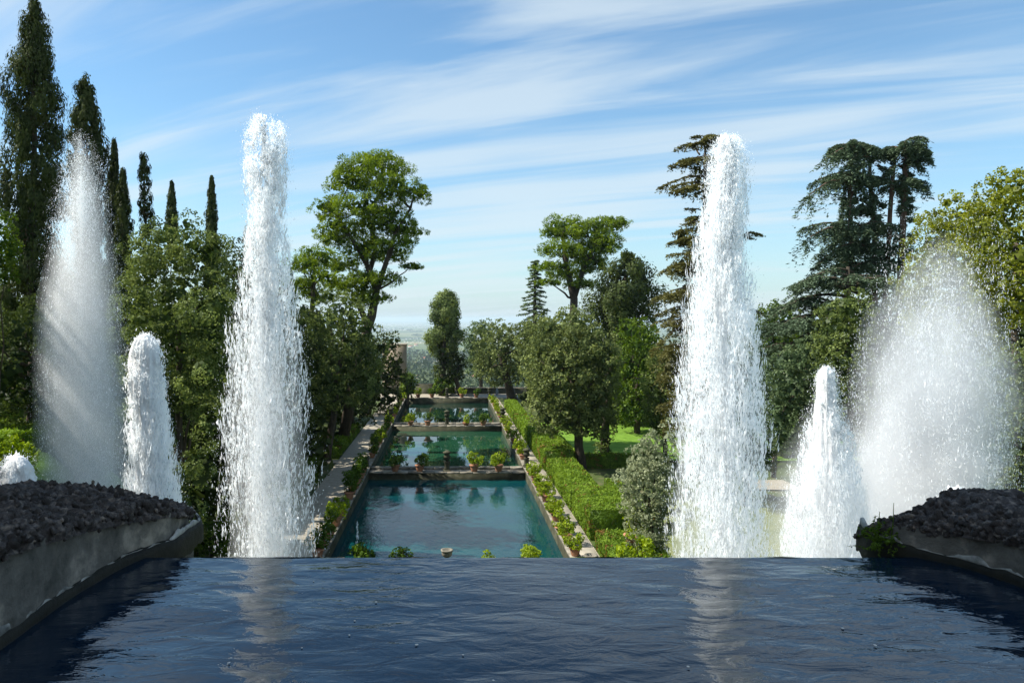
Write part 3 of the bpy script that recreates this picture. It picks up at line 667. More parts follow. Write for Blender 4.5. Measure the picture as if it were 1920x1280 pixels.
oak('yew_tree', 1245, 640, 830, 42, 78, 'olive-brown tree just left of the tall right jet at lawn level', 'holm', nl=24, leafpx=4)
# tall feathery conifer behind the tall right jet
def conifer(lst, Y, label, trunk, mkey, name, leafpx, wide=.34, droop=.25, depth=7, extra_r=None, rise=.12, twn=26, base_name='limbs', bm=bark, fill=()):
    k = Y/F; root = empty(name, (P(trunk[0][0], 0, Y)[0], Y, .7), label, 'tree'); mb, mt, tk = MB(), MB(), MB(); br = []
    for (u0, v0, u1, v1) in lst:
        dy = rng.uniform(-depth, depth)*.25; a = P(u0, v0, Y); c = P(u1, v1, Y+dy); br.append((a, c, np.linalg.norm(c-a)*wide, rise))
    if extra_r:
        for (u, v, r_, m) in extra_r:
            for i in range(m):
                a = i*2.4+rng.uniform(-.4, .4); L_ = r_*k*rng.uniform(.7, 1.1); c = P(u+rng.uniform(-3, 3), v+rng.uniform(-6, 6), Y)
                br.append((c, c+np.array([math.cos(a)*L_, math.sin(a)*L_, -.08*L_]), L_*.45, rise))
    spray_branches(mb, mt, br, leafpx*k, 1.25, 1.0, droop, twn=twn)
    for (u, v, ru, rv) in fill:
        c = P(u, v, Y); R_ = np.array([ru*k, ru*k, rv*k]); sub = []
        for _ in range(9): q = R_.min()*rng.uniform(.35, .6); sub.append([*(c+unit(1)[0]*(R_-q*.5)), q, q, q*.8])
        blob_leaves(mb, sub, leafpx*k, .9, .6, .4, needle=True)
    mb.obj('crown', LM[mkey], root); mt.obj('limbs', bm, root)
    return root, k
root, k = conifer([(1325,270,1268,278),(1325,262,1338,255),(1325,300,1255,312),(1320,330,1238,352),(1320,350,1262,360),(1318,395,1285,392),(1395,440,1425,440),(1316,430,1268,436),(1316,450,1272,455),(1314,480,1252,478),(1314,500,1240,510),
     (1310,540,1238,555),(1310,570,1232,590),(1312,600,1240,640),(1312,640,1244,700),(1380,440,1412,448),(1400,580,1432,590),(1312,290,1290,268)], 62, 'tall feathery brownish conifer half hidden behind the tall right jet',
     [(1320, 900)], 'conif', 'tall_conifer', 4.2, wide=.36, depth=10, rise=.08, twn=24, droop=.42,
     extra_r=[(1322,262,30,9),(1322,300,50,10),(1320,350,60,10),(1318,410,42,10),(1316,450,58,12),(1314,500,68,14),(1312,550,75,14),(1312,600,78,14),(1312,650,80,14),(1312,700,80,14),(1312,760,70,12)], fill=[(1320,345,30,40),(1310,440,38,40),(1305,510,46,45),(1300,570,50,40),(1298,630,50,45),(1296,700,50,50),(1296,780,48,60),(1330,285,20,30)])
mb = MB(); tube(mb, [P(1322, v, 62) for v in (900, 700, 500, 350, 255)], [9*k, 8*k, 6*k, 4*k, 1*k], 8); mb.obj('trunk', bark, root, smooth=True)
# cedar with twin trunks
root, k = conifer([(1638,280,1560,278),(1638,290,1545,300),(1600,272,1550,290),(1638,300,1580,318),(1610,330,1520,345),(1600,345,1512,372),(1620,325,1560,335),(1640,350,1740,354),(1636,345,1690,350),(1690,270,1738,260),(1690,275,1652,292),(1692,290,1735,290),
     (1690,300,1735,320),(1690,305,1745,300),(1692,330,1735,350),(1690,312,1655,335),(1690,290,1720,268),(1640,310,1668,322),(1638,285,1605,268),(1600,430,1500,430),(1610,440,1506,455),(1620,428,1560,420),(1600,450,1530,480),(1630,470,1560,475),(1640,430,1668,432),(1600,480,1530,500),(1640,500,1580,520),(1590,330,1575,420),(1600,360,1590,430)], 62,
     'flat-layered blue-green cedar with two bare reddish trunks against the sky', [(1640, 900)], 'cedar', 'cedar_tree', 4.2, wide=.33, depth=12, rise=.14, twn=54, droop=1.0,
     extra_r=[(1605,275,50,10),(1695,280,46,10),(1600,335,52,9),(1615,395,22,8),(1610,430,60,9),(1620,465,52,10),(1625,495,60,10),(1690,345,40,4)], bm=barkr, fill=[(1600,300,34,20),(1600,350,30,40),(1612,440,40,24),(1625,480,44,28),(1692,300,28,16),(1640,520,50,25),(1700,350,13,30),(1701,410,14,40),(1692,470,26,36),(1640,395,18,30)])
mb = MB()
for pts, rr in (([(1648,900),(1645,700),(1640,560),(1640,430),(1632,350),(1630,278)], [8,7,5.5,4.6,4,2]), ([(1650,700),(1660,560),(1665,480),(1669,400),(1674,330),(1680,275)], [5,5,4.5,4,3.5,2]), ([(1600,520),(1595,430),(1593,360),(1600,285)], [5,4.5,4,1.5]), ([(1684,700),(1688,560),(1690,480),(1694,400),(1697,330),(1700,285)], [7,6.5,6,5.5,5,2.5])):
    tube(mb, [P(u, v, 62) for u, v in pts], [r*k for r in rr], 8, rough=.08)
mb.obj('trunk', barkr, root, smooth=True)
root, k = conifer([(1620,530,1480,540),(1610,550,1476,560),(1600,560,1440,600),(1600,590,1430,640),(1590,620,1430,690),(1600,540,1700,545),(1600,510,1520,520),(1560,600,1450,620)], 54,
     'lower spreading cedar with drooping layers beneath the twin-trunk cedar', [(1600, 900)], 'cedar', 'cedar_tree', 4.2, wide=.36, depth=12, rise=.16, twn=34, droop=.4,
     extra_r=[(1590,530,90,12),(1560,570,100,12),(1530,610,100,14),(1510,660,95,14)])
mb = MB(); tube(mb, [P(1590, v, 54) for v in (900, 700, 500)], [9*k, 8*k, 3*k], 8); mb.obj('trunk', bark, root, smooth=True)
oak('leafy_tree', 1590, 535, 800, 62, 46, 'olive-green leafy tree behind the gap between the right jets', 'holm', nl=40, lr=.24, leafpx=4.4)
oak('leafy_tree', 1500, 630, 860, 70, 50, 'grey-green tree right beside the tall right jet', 'blue', nl=34, lr=.26, leafpx=4.4)
oak('leafy_tree', 1400, 640, 900, 70, 60, 'soft green tree veiled by the spray of the tall right jet', 'blue', nl=28, leafpx=4.4)
oak('leafy_tree', 1450, 560, 700, 40, 72, 'small round tree in the gap right of the tall right jet', 'mid', nl=18, leafpx=4)
oak('golden_tree', 1800, 362, 700, 100, 44, 'golden-green rounded tree behind the wide misty jet', 'gold', nl=54, lr=.22, leafpx=4.6, dens=1.4)
oak('golden_tree', 1905, 305, 640, 92, 38, 'tallest golden-green tree at the right edge', 'gold', nl=50, lr=.22, leafpx=4.6, dens=1.4)
oak('leafy_tree', 1700, 560, 900, 90, 54, 'green tree deep behind the wide misty jet', 'holm', nl=30, leafpx=4.6)
oak('leafy_tree', 1905, 640, 1000, 75, 36, 'pale green tree at the right edge above the right tufa wall', 'holmg', nl=40, lr=.24, leafpx=4.6)
oak('leafy_tree', 1800, 650, 950, 90, 50, 'shaded tree low behind the wide misty jet', 'mid', nl=26, leafpx=4.6)
# olive
oak('olive_tree', 1215, 815, 1060, 50, 46, 'silvery olive tree left of the foot of the tall right jet', 'olive', nl=44, lr=.24, leafpx=3.8, base=1230, extra=[(1172,900,22,22),(1255,830,34,40),(1262,940,34,60)], spread=.9, low=.1)
# woods that close the view behind the garden
def wood(name, lst, mkey, label, leafw=.75):
    mb = MB(); lobes = []
    for (x0, x1, y, h, n) in lst:
        for i in range(n):
            x = rng.uniform(x0, x1); hh = h*rng.uniform(.75, 1.1); r = rng.uniform(2.6, 4.6); g = 1
            for z in np.arange(g+2, g+hh-r*.5, r*1.1): lobes.append([x+rng.uniform(-1, 1), y+rng.uniform(-3, 3), z, r, r, r])
    blob_leaves(mb, lobes, leafw, .9, .5, .36, core=True)
    return tag(mb.obj(name, LM[mkey]), label, 'woodland', kind='stuff')
wood('woodland_left', [(-62, -19, 68, 17, 24), (-90, -30, 88, 20, 20), (-36, -17, 112, 13, 12), (-21, -16.8, 46, 13, 6), (-21, -16.8, 62, 14, 10), (-21, -16.8, 74, 14, 10), (-22, -17, 86, 14, 9), (-23, -17, 98, 14, 9)], 'dark', 'dark woodland closing the garden behind the left jets')
wood('woodland_right', [(16, 50, 112, 14, 22), (28, 62, 84, 16, 20), (50, 95, 75, 20, 18), (14, 30, 130, 13, 8)], 'dark', 'green woodland closing the garden behind the right jets')
# trees just left of the frame that shade the left jet
for (x, y, h, lb) in ((-17.8, 17.5, 24.5, 'tall shade tree left of the shaded jet, just outside the view'), (-17.8, 10, 27, 'tall shade tree beside the left tufa wall, just outside the view')):
    g = float(ground_z(np.array([x]), np.array([float(y)]))[0]); root = empty('shade_tree', (x, y, g), lb, 'tree')
    mb = MB(); blob_leaves(mb, shell_lobes((x, y, h-8), (4.4, 4.6, 8), 40, 2.2, .2), .28, .55, .5, .34); mb.obj('crown', LM['holm'], root)
    mb = MB(); tube(mb, [(x, y, g-.3), (x, y, h-6)], [.6, .3], 8); mb.obj('trunk', bark, root)
print('trees', round(time.time()-T0, 1))

# ------------------------------------------------------------------ pots, urns
def copy_thing(o, loc, rz, sc, label, group):
    c = o.copy(); col.objects.link(c); c.location = loc; c.rotation_euler = (0, 0, rz); c.scale = (sc, sc, sc); c['label'] = label; c['group'] = group
    def rec(a, b):
        for ch in a.children:
            d = ch.copy(); col.objects.link(d); d.parent = b; rec(ch, d)
    rec(o, c); return c
def make_potted(kind):
    root = empty('potted_plant', (0, 0, -50), 'x', 'potted plant')
    r = .30; h = .42
    if kind == 'bowl': r = .38; h = .3
    mb = MB(); lathe(mb, [(r*.62, 0), (r*.68, h*.1), (r*.9, h*.7), (r*.95, h), (r*.84, h), (r*.8, h*.85)], seg=14); mb.obj('pot', terra, root, smooth=False, world_coords=False)
    p = root.children[0]; mb = MB(); lathe(mb, [(r*.96, h*.86), (r*1.1, h*.88), (r*1.1, h*1.03), (r*.86, h*1.03)], seg=14); mb.obj('rim', terra, p, world_coords=False)
    mb = MB(); tube(mb, [(0, 0, h*.6), (.02, 0, h+.2), (-.02, .01, h+.4)], [.035, .03, .02], 6)
    for _ in range(5):
        d = unit(1)[0]; d[2] = abs(d[2])+.4; tube(mb, [(0, 0, h+.18), tuple(np.array([0, 0, h+.3])+d*.22), tuple(np.array([0, 0, h+.35])+d*.4)], [.018, .012, .006], 4)
    mb.obj('stem', bark, root, world_coords=False)
    mb = MB(); lf = .11
    if kind == 'ball': lob = [[0, 0, h+.42, .40, .40, .44], [.05, .05, h+.5, .3, .3, .3]]; lf = .085
    elif kind == 'wide': lob = [[rng.uniform(-.28, .28), rng.uniform(-.28, .28), h+rng.uniform(.22, .6), .24, .24, .22] for _ in range(8)]
    elif kind == 'tall': lob = [[rng.uniform(-.22, .22), rng.uniform(-.22, .22), h+rng.uniform(.15, 1.0), .22, .22, .24] for _ in range(9)]
    else: lob = [[rng.uniform(-.25, .25), rng.uniform(-.25, .25), h+rng.uniform(.2, .5), .2, .2, .2] for _ in range(6)]
    if kind == 'ball':
        d_ = unit(1700); c_ = np.array([0, 0, h+.42]); leaf_quads(mb, c_+d_*np.array([.4, .4, .43])*(rng.random((1700, 1))**.3)*(1+.1*(rng.random((1700, 1))-.5)), d_*.8+unit(1700)*.5, .08, .05, rng.uniform(.4, 1, 1700))
    blob_leaves(mb, lob, lf, 2.0 if kind == 'ball' else 2.6, .7, .32 if kind == 'ball' else .5, core=False, jag=.1 if kind == 'ball' else .3, tint0=.55)
    mb.obj('foliage', LM['lemond' if kind in ('tall', 'dark') else 'bright'], root, world_coords=False)
    return root
protos = {k: make_potted(k) for k in ('wide', 'tall', 'ball', 'bowl', 'dark')}
used = set()
def pot(kind, x, y, z, label, group, sc=1.0):
    rz = rng.uniform(0, 6.28)
    if kind not in used:
        used.add(kind); o = protos[kind]; o.location = (x, y, z); o.rotation_euler = (0, 0, rz); o.scale = (sc,)*3; o['label'] = label; o['group'] = group; return o
    return copy_thing(protos[kind], (x, y, z), rz, sc, label, group)
ordn = ['nearest', 'second', 'third', 'fourth', 'fifth', 'sixth', 'seventh', 'eighth', 'ninth', 'tenth', 'eleventh', 'twelfth', 'thirteenth', 'fourteenth', 'fifteenth', 'sixteenth', 'seventeenth', 'eighteenth', 'nineteenth', 'twentieth', 'twenty-first', 'twenty-second']
ct = WZ+.16
# right ledge
g = 'potted lemons on the right pond wall'
for i, y in enumerate([47.2, 50.0, 52.4, 55.4, 57.6, 61.2, 63.2, 66.2, 68.6, 71.4, 79.5, 82.6, 85.8, 89.5, 97.5, 101, 104.5, 112.5, 117, 121.5, 127, 133]):
    kd = ['wide', 'wide', 'bowl', 'wide', 'bowl'][i % 5]
    w = ordn[i]+(' pot' if i == 0 else ' in line')
    pot(kd, 8.08+rng.uniform(-.05, .05), y, ct+.012, f'bright green potted lemon on the right pond wall, {w} from the basin' if i else 'terracotta pot of bright lemon leaves nearest the basin on the right pond wall', g, rng.uniform(.95, 1.25)*(1.1 if y < 73 else 1.15))
# left ledge
g = 'potted plants on the left pond wall'
for i, y in enumerate([46.6, 49.4, 51.6, 54.0, 56.6, 62, 64, 66, 68, 70, 72, 80.5, 83.5, 86.5, 89.5, 93, 96.5, 101, 104, 112, 117, 123, 129, 135]):
    kd = 'tall' if 5 <= i <= 10 else ['dark', 'dark', 'tall', 'wide', 'wide'][i % 5]
    lb = {5: 1, 6: 1}.get(i)
    pos_ = ['nearest the basin'] + [f'{ordn[j] if j < 22 else ("twenty-third" if j == 22 else "twenty-fourth")} from the near end' for j in range(1, 24)]
    pot(kd, -8.08+rng.uniform(-.05, .05), y, ct+.012, f'leafy potted plant on the left pond wall, {pos_[i]}', g, rng.uniform(1.0, 1.3)*1.12)
# dams
g = 'potted plants on the pond dams'
for u, kd, s, w in ((741, 'dark', 1.45, 'dark-leaved potted plant leftmost on the nearer dam'), (787, 'dark', 1.5, 'dark-leaved potted plant left of the urn on the nearer dam'), (889, 'wide', 1.5, 'bright potted lemon right of the urn on the nearer dam'), (935, 'wide', 1.5, 'bright potted lemon rightmost on the nearer dam')):
    pot(kd, P(u, 0, 74.5)[0], 74.5, .78, w, g, s)
for u, kd, s, w in ((770, 'wide', 1.35, 'bright potted plant leftmost on the farther dam'), (802, 'dark', 1.5, 'dark potted plant left of the urn on the farther dam'), (874, 'bowl', 1.3, 'low potted plant right of the urn on the farther dam'), (906, 'dark', 1.5, 'dark potted plant rightmost on the farther dam')):
    pot(kd, P(u, 0, 106.6)[0], 106.6, .78, w, g, s)
for i, (u, kd) in enumerate(((784, 'wide'), (810, 'dark'), (866, 'wide'), (893, 'dark'))):
    pot(kd, P(u, 0, 142)[0], 142, WZ+.12, f'tiny-looking potted plant on the far pond end wall, {["leftmost of the four","left of the far urn","right of the far urn","rightmost of the four"][i]}', 'potted plants at the far end', 1.5)
# near end wall
g = 'potted plants peeking over the basin lip'
for u, kd, s, w in ((685, 'dark', 1.5, 'dark shaded potted plant peeking over the basin lip at far left of its row'), (751, 'dark', 1.25, 'mid-green potted plant peeking over the basin lip left of the stone bowl'), (918, 'bowl', 1.12, 'small bright potted plant peeking over the basin lip right of the stone bowl'), (995, 'ball', 1.3, 'round yellow-green ball-shaped potted bush peeking over the basin lip')):
    pot(kd, P(u, 0, 44.5)[0], 44.45, .84, w, g, s)
pot('wide', P(1184, 0, 44)[0]+.2, 43.4, .85, 'potted plant by the nearest hedge block near the olive tree', 'potted plants near the right hedge', 2.0)
pot('bowl', P(1184, 0, 47)[0], 46.5, 2.1, 'leafy terracotta bowl standing on the nearest hedge block', 'potted plants near the right hedge', 1.5)
pot('bowl', 30, 84, .98, 'wide terracotta bowl on the lawn at its right end', 'potted plants on the lawn', 2.0)

def make_urn():
    root = empty('stone_urn', (0, 0, -60), 'x', 'urn')
    mb = MB(); box(mb, -.36, .36, -.36, .36, 0, .18, .4, .02); lathe(mb, [(.28, .18), (.25, .3), (.25, .8), (.31, .9), (.31, .96)], seg=12, tint=.5); mb.obj('pedestal', stoned, root, world_coords=False)
    mb = MB(); lathe(mb, [(.14, .96), (.12, 1.05), (.26, 1.15), (.36, 1.35), (.33, 1.45), (.22, 1.55), (.24, 1.62), (.38, 1.72), (.40, 1.84), (.26, 1.9), (.1, 2.0)], seg=14, tint=.4); mb.obj('bowl', stoned, root, smooth=True, world_coords=False)
    return root
urn0 = make_urn(); first = True
for (x, y, z, s, w) in ((0, 74.9, .7, 1.05, 'dark stone urn on a pedestal at the middle of the nearer dam'), (0, 107.2, .68, 1.1, 'dark stone urn at the middle of the farther dam'), (8.05, 75.5, ct, .95, 'stone urn on the right pond wall beside the nearer dam'),
                       (8.05, 107.5, ct, 1.1, 'stone urn on the right pond wall beside the farther dam'), (-8.05, 107.5, ct, 1.1, 'stone urn on the left pond wall beside the farther dam'), (0, 141.9, WZ+.1, .95, 'small urn at the middle of the far pond end wall'),
                       (8.05, 141.5, ct, .95, 'urn at the far right corner of the far pond'), (-8.05, 141.5, ct, .6, 'low urn at the far left corner of the far pond'), (-8.05, 75.5, ct, .6, 'low urn on the left pond wall beside the nearer dam'), (8.05, 92.5, ct, .55, 'squat stone urn on the right wall of the middle pond')):
    if first: urn0.location = (x, y, z); urn0.scale = (s,)*3; urn0['label'] = w; urn0['group'] = 'stone urns around the ponds'; first = False
    else: copy_thing(urn0, (x, y, z), rng.uniform(-.05, .05), s, w, 'stone urns around the ponds')
# white stone bowl on the near wall
r_ = empty('stone_bowl', (0, 45.3, ct), 'pale fluted stone bowl peeking over the basin lip on the centre line', 'bowl')
mb = MB(); lathe(mb, [(.24, 0), (.2, .12), (.14, .2), (.13, .5), (.2, .56)], (0, 45.3, ct), 16, .6); mb.obj('foot', stone, r_)
mb = MB(); lathe(mb, [(.2, .56), (.3, .64), (.33, .80), (.31, .86), (.37, .9), (.37, .98), (.29, .98), (.24, .8)], (0, 45.3, ct), 20, .95); mb.obj('basin', stone, r_, smooth=False)
r_ = empty('stone_bowl', (8.9, 46.2, .88), 'low round stone bowl on the right path beside the nearest lemon pot', 'bowl')
mb = MB(); lathe(mb, [(.22, 0), (.2, .18), (.36, .36), (.42, .5), (.34, .5), (.2, .36)], (8.9, 46.2, .88), 16, .6); mb.obj('basin', stone, r_)
# parapet, tower, bollard at the far end
def parapet(x0, x1, z, label, y=150.5):
    r = empty('parapet_wall', ((x0+x1)/2, y, 0), label, 'wall'); mb = MB(); box(mb, x0, x1, y, y+.5, -3, z); mb.obj('wall_body', stoned, r)
    coping_run(r, x0-.05, x1+.05, y-.08, y+.58, z+.002, 'x', 2.0, .14)
parapet(-6.3, -2.2, 2.75, 'taller dark stretch of parapet left of the round shrub at the far end')
parapet(-2.1, 24, 1.95, 'long low parapet wall at the far end overlooking the plain')
parapet(-30, -8.0, 2.2, 'parapet wall behind the left trees at the far end')
r_ = empty('brick_tower', (-10.3, 152.5, 0), 'brown masonry tower corner at the far end of the left path', 'tower')
mb = MB(); box(mb, -13, -8.3, 150.8, 155, -3, 10.5); mb.obj('wall', wallb, r_)
mb = MB(); box(mb, -13.12, -8.18, 150.68, 155.12, 10.502, 10.8, .5, .03); mb.obj('cornice', wallb, r_)
mb = MB(); box(mb, -10.6, -9.6, 150.76, 150.79, 5.5, 7.6); mb.obj('window', bark, r_)
r_ = MB(); lathe(r_, [(.25, 0), (.25, .8), (.2, 1.0), (.14, 1.35), (.17, 1.55), (.05, 1.7)], seg=10); o = r_.obj('stone_bollard', mat('grey_stone', (.2,.22,.25), (.32,.34,.38)), loc=None); o.location = (P(932, 0, 148)[0], 148, .85)
tag(o, 'small grey post standing before the parapet at the right of the plaza', 'post')
# bench like stones by the shrub
for i, (u, w) in enumerate(((880, 'low pale boulder just right of the bent oak trunk at the far end'), (850, 'low pale boulder between the round shrub and the bent oak trunk'))):
    mb = MB(); lathe(mb, [(.5, 0), (.62, .15), (.5, .34), (.2, .42)], seg=9, sx=1.3, sy=.8); o = mb.obj('boulder', stone, smooth=True); o.location = (P(u, 0, 146.5)[0], 146.5, .84); tag(o, w, 'boulder', 'boulders at the far end')

# ------------------------------------------------------------------ hillside and distant town
mb = MB(); lob = []
for i in range(700):
    y = 190*(3600/190)**rng.random(); x = rng.uniform(-.125, .125)*y; r = rng.uniform(3.0, 6.0)*(1+y/1800)
    z = hill_z(x, y); lob.append([x, y, z+r*.55, r*1.15, r*1.15, r*.85])
for l in lob: blob_leaves(mb, [l], max(1.0, l[1]*6/F), .55, .5, .45, core=False, tint0=.4+rng.uniform(-.2, .25))
tag(mb.obj('hillside_olive_trees', LM['grove']), 'grey-green olive groves covering the slope below the parapet', 'olive grove', kind='stuff')
hw = mat('house_plaster', (.50,.45,.37), (.66,.60,.52), scale=.1); hr = mat('house_roof_tiles', (.30,.11,.06), (.42,.20,.12), scale=.2); hg = mat('house_window_glass', (.03,.035,.04), rough=.3)
hwt = mat('white_plaster', (.70,.69,.66), (.80,.79,.76), scale=.1)
def house(x, y, w, d, h, label, roofm=hr, wm=hw):
    z = hill_z(x, y)-2; r = empty('distant_house', (x, y, z), label, 'house', 'houses on the slope below the garden')
    mb = MB(); box(mb, x-w/2, x+w/2, y-d/2, y+d/2, z, z+h+2); mb.obj('wall', wm, r)
    mb = MB(); o_ = .6; zt = z+h+2.01; mb.add([(x-w/2-o_, y-d/2-o_, zt), (x+w/2+o_, y-d/2-o_, zt), (x+w/2+o_, y+d/2+o_, zt), (x-w/2-o_, y+d/2+o_, zt), (x-w/2+w*.12, y, zt+d*.42), (x+w/2-w*.12, y, zt+d*.42)], [(0,1,5,4), (1,2,5), (2,3,4,5), (3,0,4), (0,3,2,1)]); mb.obj('roof', roofm, r)
    n = max(2, int(w/6))
    for k in range(n):
        xx = x-w/2+(k+.5)*w/n; mb = MB(); box(mb, xx-.7, xx+.7, y-d/2-.12, y-d/2+.1, z+h*.55+1, z+h*.55+2.8); mb.obj('window', hg, r)
for (u, v, y, w, d, h, wh, lb) in ((815, 664, 2700, 40, 16, 6, 0, 'widest red-roofed building on the slope left of the lone cypress'), (795, 661, 2900, 22, 14, 6, 1, 'pale flat-looking house left of the widest red roof'), (832, 668, 2600, 22, 12, 6, 0, 'red-roofed house just below the widest red roof'),
      (793, 674, 2300, 24, 12, 5, 2, 'white-roofed building below the red roofs on the slope'), (808, 669, 2500, 16, 10, 5, 0, 'small red roof beside the white-roofed building'), (845, 662, 2800, 18, 12, 6, 0, 'red-roofed house closest to the lone cypress'),
      (787, 706, 1150, 11, 8, 4.5, 0, 'nearest terracotta roof among the olives, left'), (893, 707, 1150, 12, 8, 4.5, 0, 'terracotta roof among the olives right of the bent trunk'), (905, 712, 1050, 8, 7, 4, 1, 'small pale house among the olives right of the bent trunk'),
      (770, 634, 5600, 40, 20, 7, 1, 'pale farmhouse on the plain above the slope, left'), (780, 632, 5900, 34, 20, 7, 1, 'second pale farmhouse on the plain beside the left one'), (748, 662, 2900, 20, 12, 6, 0, 'red-roofed house by the tower corner')):
    house((u-CU)*y/F, y, w, d, h, lb, hwt if wh == 2 else hr, hwt if wh else hw)
mb = MB()
for i in range(4200):
    y = 6500*(36000/6500)**rng.random(); x = rng.uniform(-.16, .18)*y
    if fbm(np.array([[x*.0006, y*.0002, 3.3]]), 3)[0] < .47: continue
    s = y/F; w = rng.uniform(.8, 3.6)*s; h = rng.uniform(.5, 1.3)*s*min(1.0, 9000/y+.35); z0_ = -206
    box(mb, x-w/2, x+w/2, y, y+w, z0_, z0_+4+h, rng.random())
tag(mb.obj('distant_town', mat('town_plaster', (.45,.40,.34), (.80,.78,.74), scale=.0012, tint=.4)), 'hazy pale towns scattered over the far plain', 'town', kind='stuff')
mb = MB(); lob = []
for i in range(700):
    y = 4300*(16000/4300)**rng.random(); x = rng.uniform(-.15, .16)*y
    if fbm(np.array([[x*.0009+5, y*.0003, 1.3]]), 3)[0] < .5: continue
    r = y/F*rng.uniform(1.2, 3); v = unit(26); v[:, 2] = abs(v[:, 2])*.35
    p = np.array([x, y, -201])+v*r*np.array([2.2, 1.5, .8]); leaf_quads(mb, p, v, r*1.3, r*1.0, rng.uniform(0, .5, 26))
tag(mb.obj('distant_tree_belts', LM['dark']), 'dark tree belts between the fields of the far plain', 'tree belt', kind='stuff')

# haze
hz = bpy.data.materials.new('haze_air'); hz.use_nodes = True; t = hz.node_tree; t.nodes.remove(t.nodes['Principled BSDF'])
pv = t.nodes.new('ShaderNodeVolumePrincipled'); pv.inputs['Color'].default_value = (.74, .87, 1.0, 1); pv.inputs['Density'].default_value = 6.0e-5; pv.inputs['Anisotropy'].default_value = 0.2
t.links.new(pv.outputs[0], t.nodes['Material Output'].inputs['Volume'])
mb = MB(); box(mb, -140000, 140000, -2000, 78000, -260, 60); tag(mb.obj('haze', hz), kind='stuff')
print('far', round(time.time()-T0, 1))

# ------------------------------------------------------------------ foreground basin
WL = 14.4
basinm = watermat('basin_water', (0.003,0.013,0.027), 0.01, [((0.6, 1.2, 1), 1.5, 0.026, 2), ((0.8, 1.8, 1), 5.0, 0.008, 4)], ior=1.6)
nx, ny = 120, 110
xs_ = np.linspace(-2.6, 4.0, nx); ys_ = np.linspace(-1.5, 5.0, ny)
X_, Y_ = np.meshgrid(xs_, ys_); Z_ = WL+(fbm(np.stack([X_*1.3, Y_*2.4, X_*0], -1).reshape(-1, 3), 3).reshape(X_.shape)-.5)*.020*np.clip((5.0-Y_)/.5, 0, 1)
mb = MB(); q = grid_mb(X_, Y_, Z_)
# lip: the water rolls over the edge
lipy = np.array([5.0, 5.03, 5.055, 5.07, 5.075]); lipz = np.array([0, -.006, -.025, -.07, -.6])
Xl, Yl = np.meshgrid(np.linspace(-1.95, 3.2, 160), lipy); Zl = WL+np.repeat(lipz[:, None], 160, 1)-.0015
Zl[:2] += (fbm(np.stack([Xl[:2]*4, Xl[:2]*0, Xl[:2]*0], -1).reshape(-1, 3), 4).reshape(Xl[:2].shape)-.5)*.020
g2 = grid_mb(Xl, Yl, Zl); q.add(np.concatenate(g2.v), g2.f[4][0][0])
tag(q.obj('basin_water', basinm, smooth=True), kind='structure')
lx = np.linspace(-1.95, 3.1, 420); Xm, Ym = np.meshgrid(lx, [5.078, 5.085, 5.11, 5.14]); lh = np.clip(fbm(np.stack([lx*3.1, lx*0+2, lx*0], -1), 5, .65)-.42, 0, 1)*.040-.043
Zm = WL+np.stack([lh-.05, lh, lh-.004, lh*0-.2]); tag(grid_mb(Xm, Ym, Zm).obj('basin_lip', stoned, smooth=True), kind='structure')
mb = MB(); box(mb, -5.5, 7, -2.5, 5.02, 8, WL-.14); tag(mb.obj('basin_floor', wetm), kind='structure')

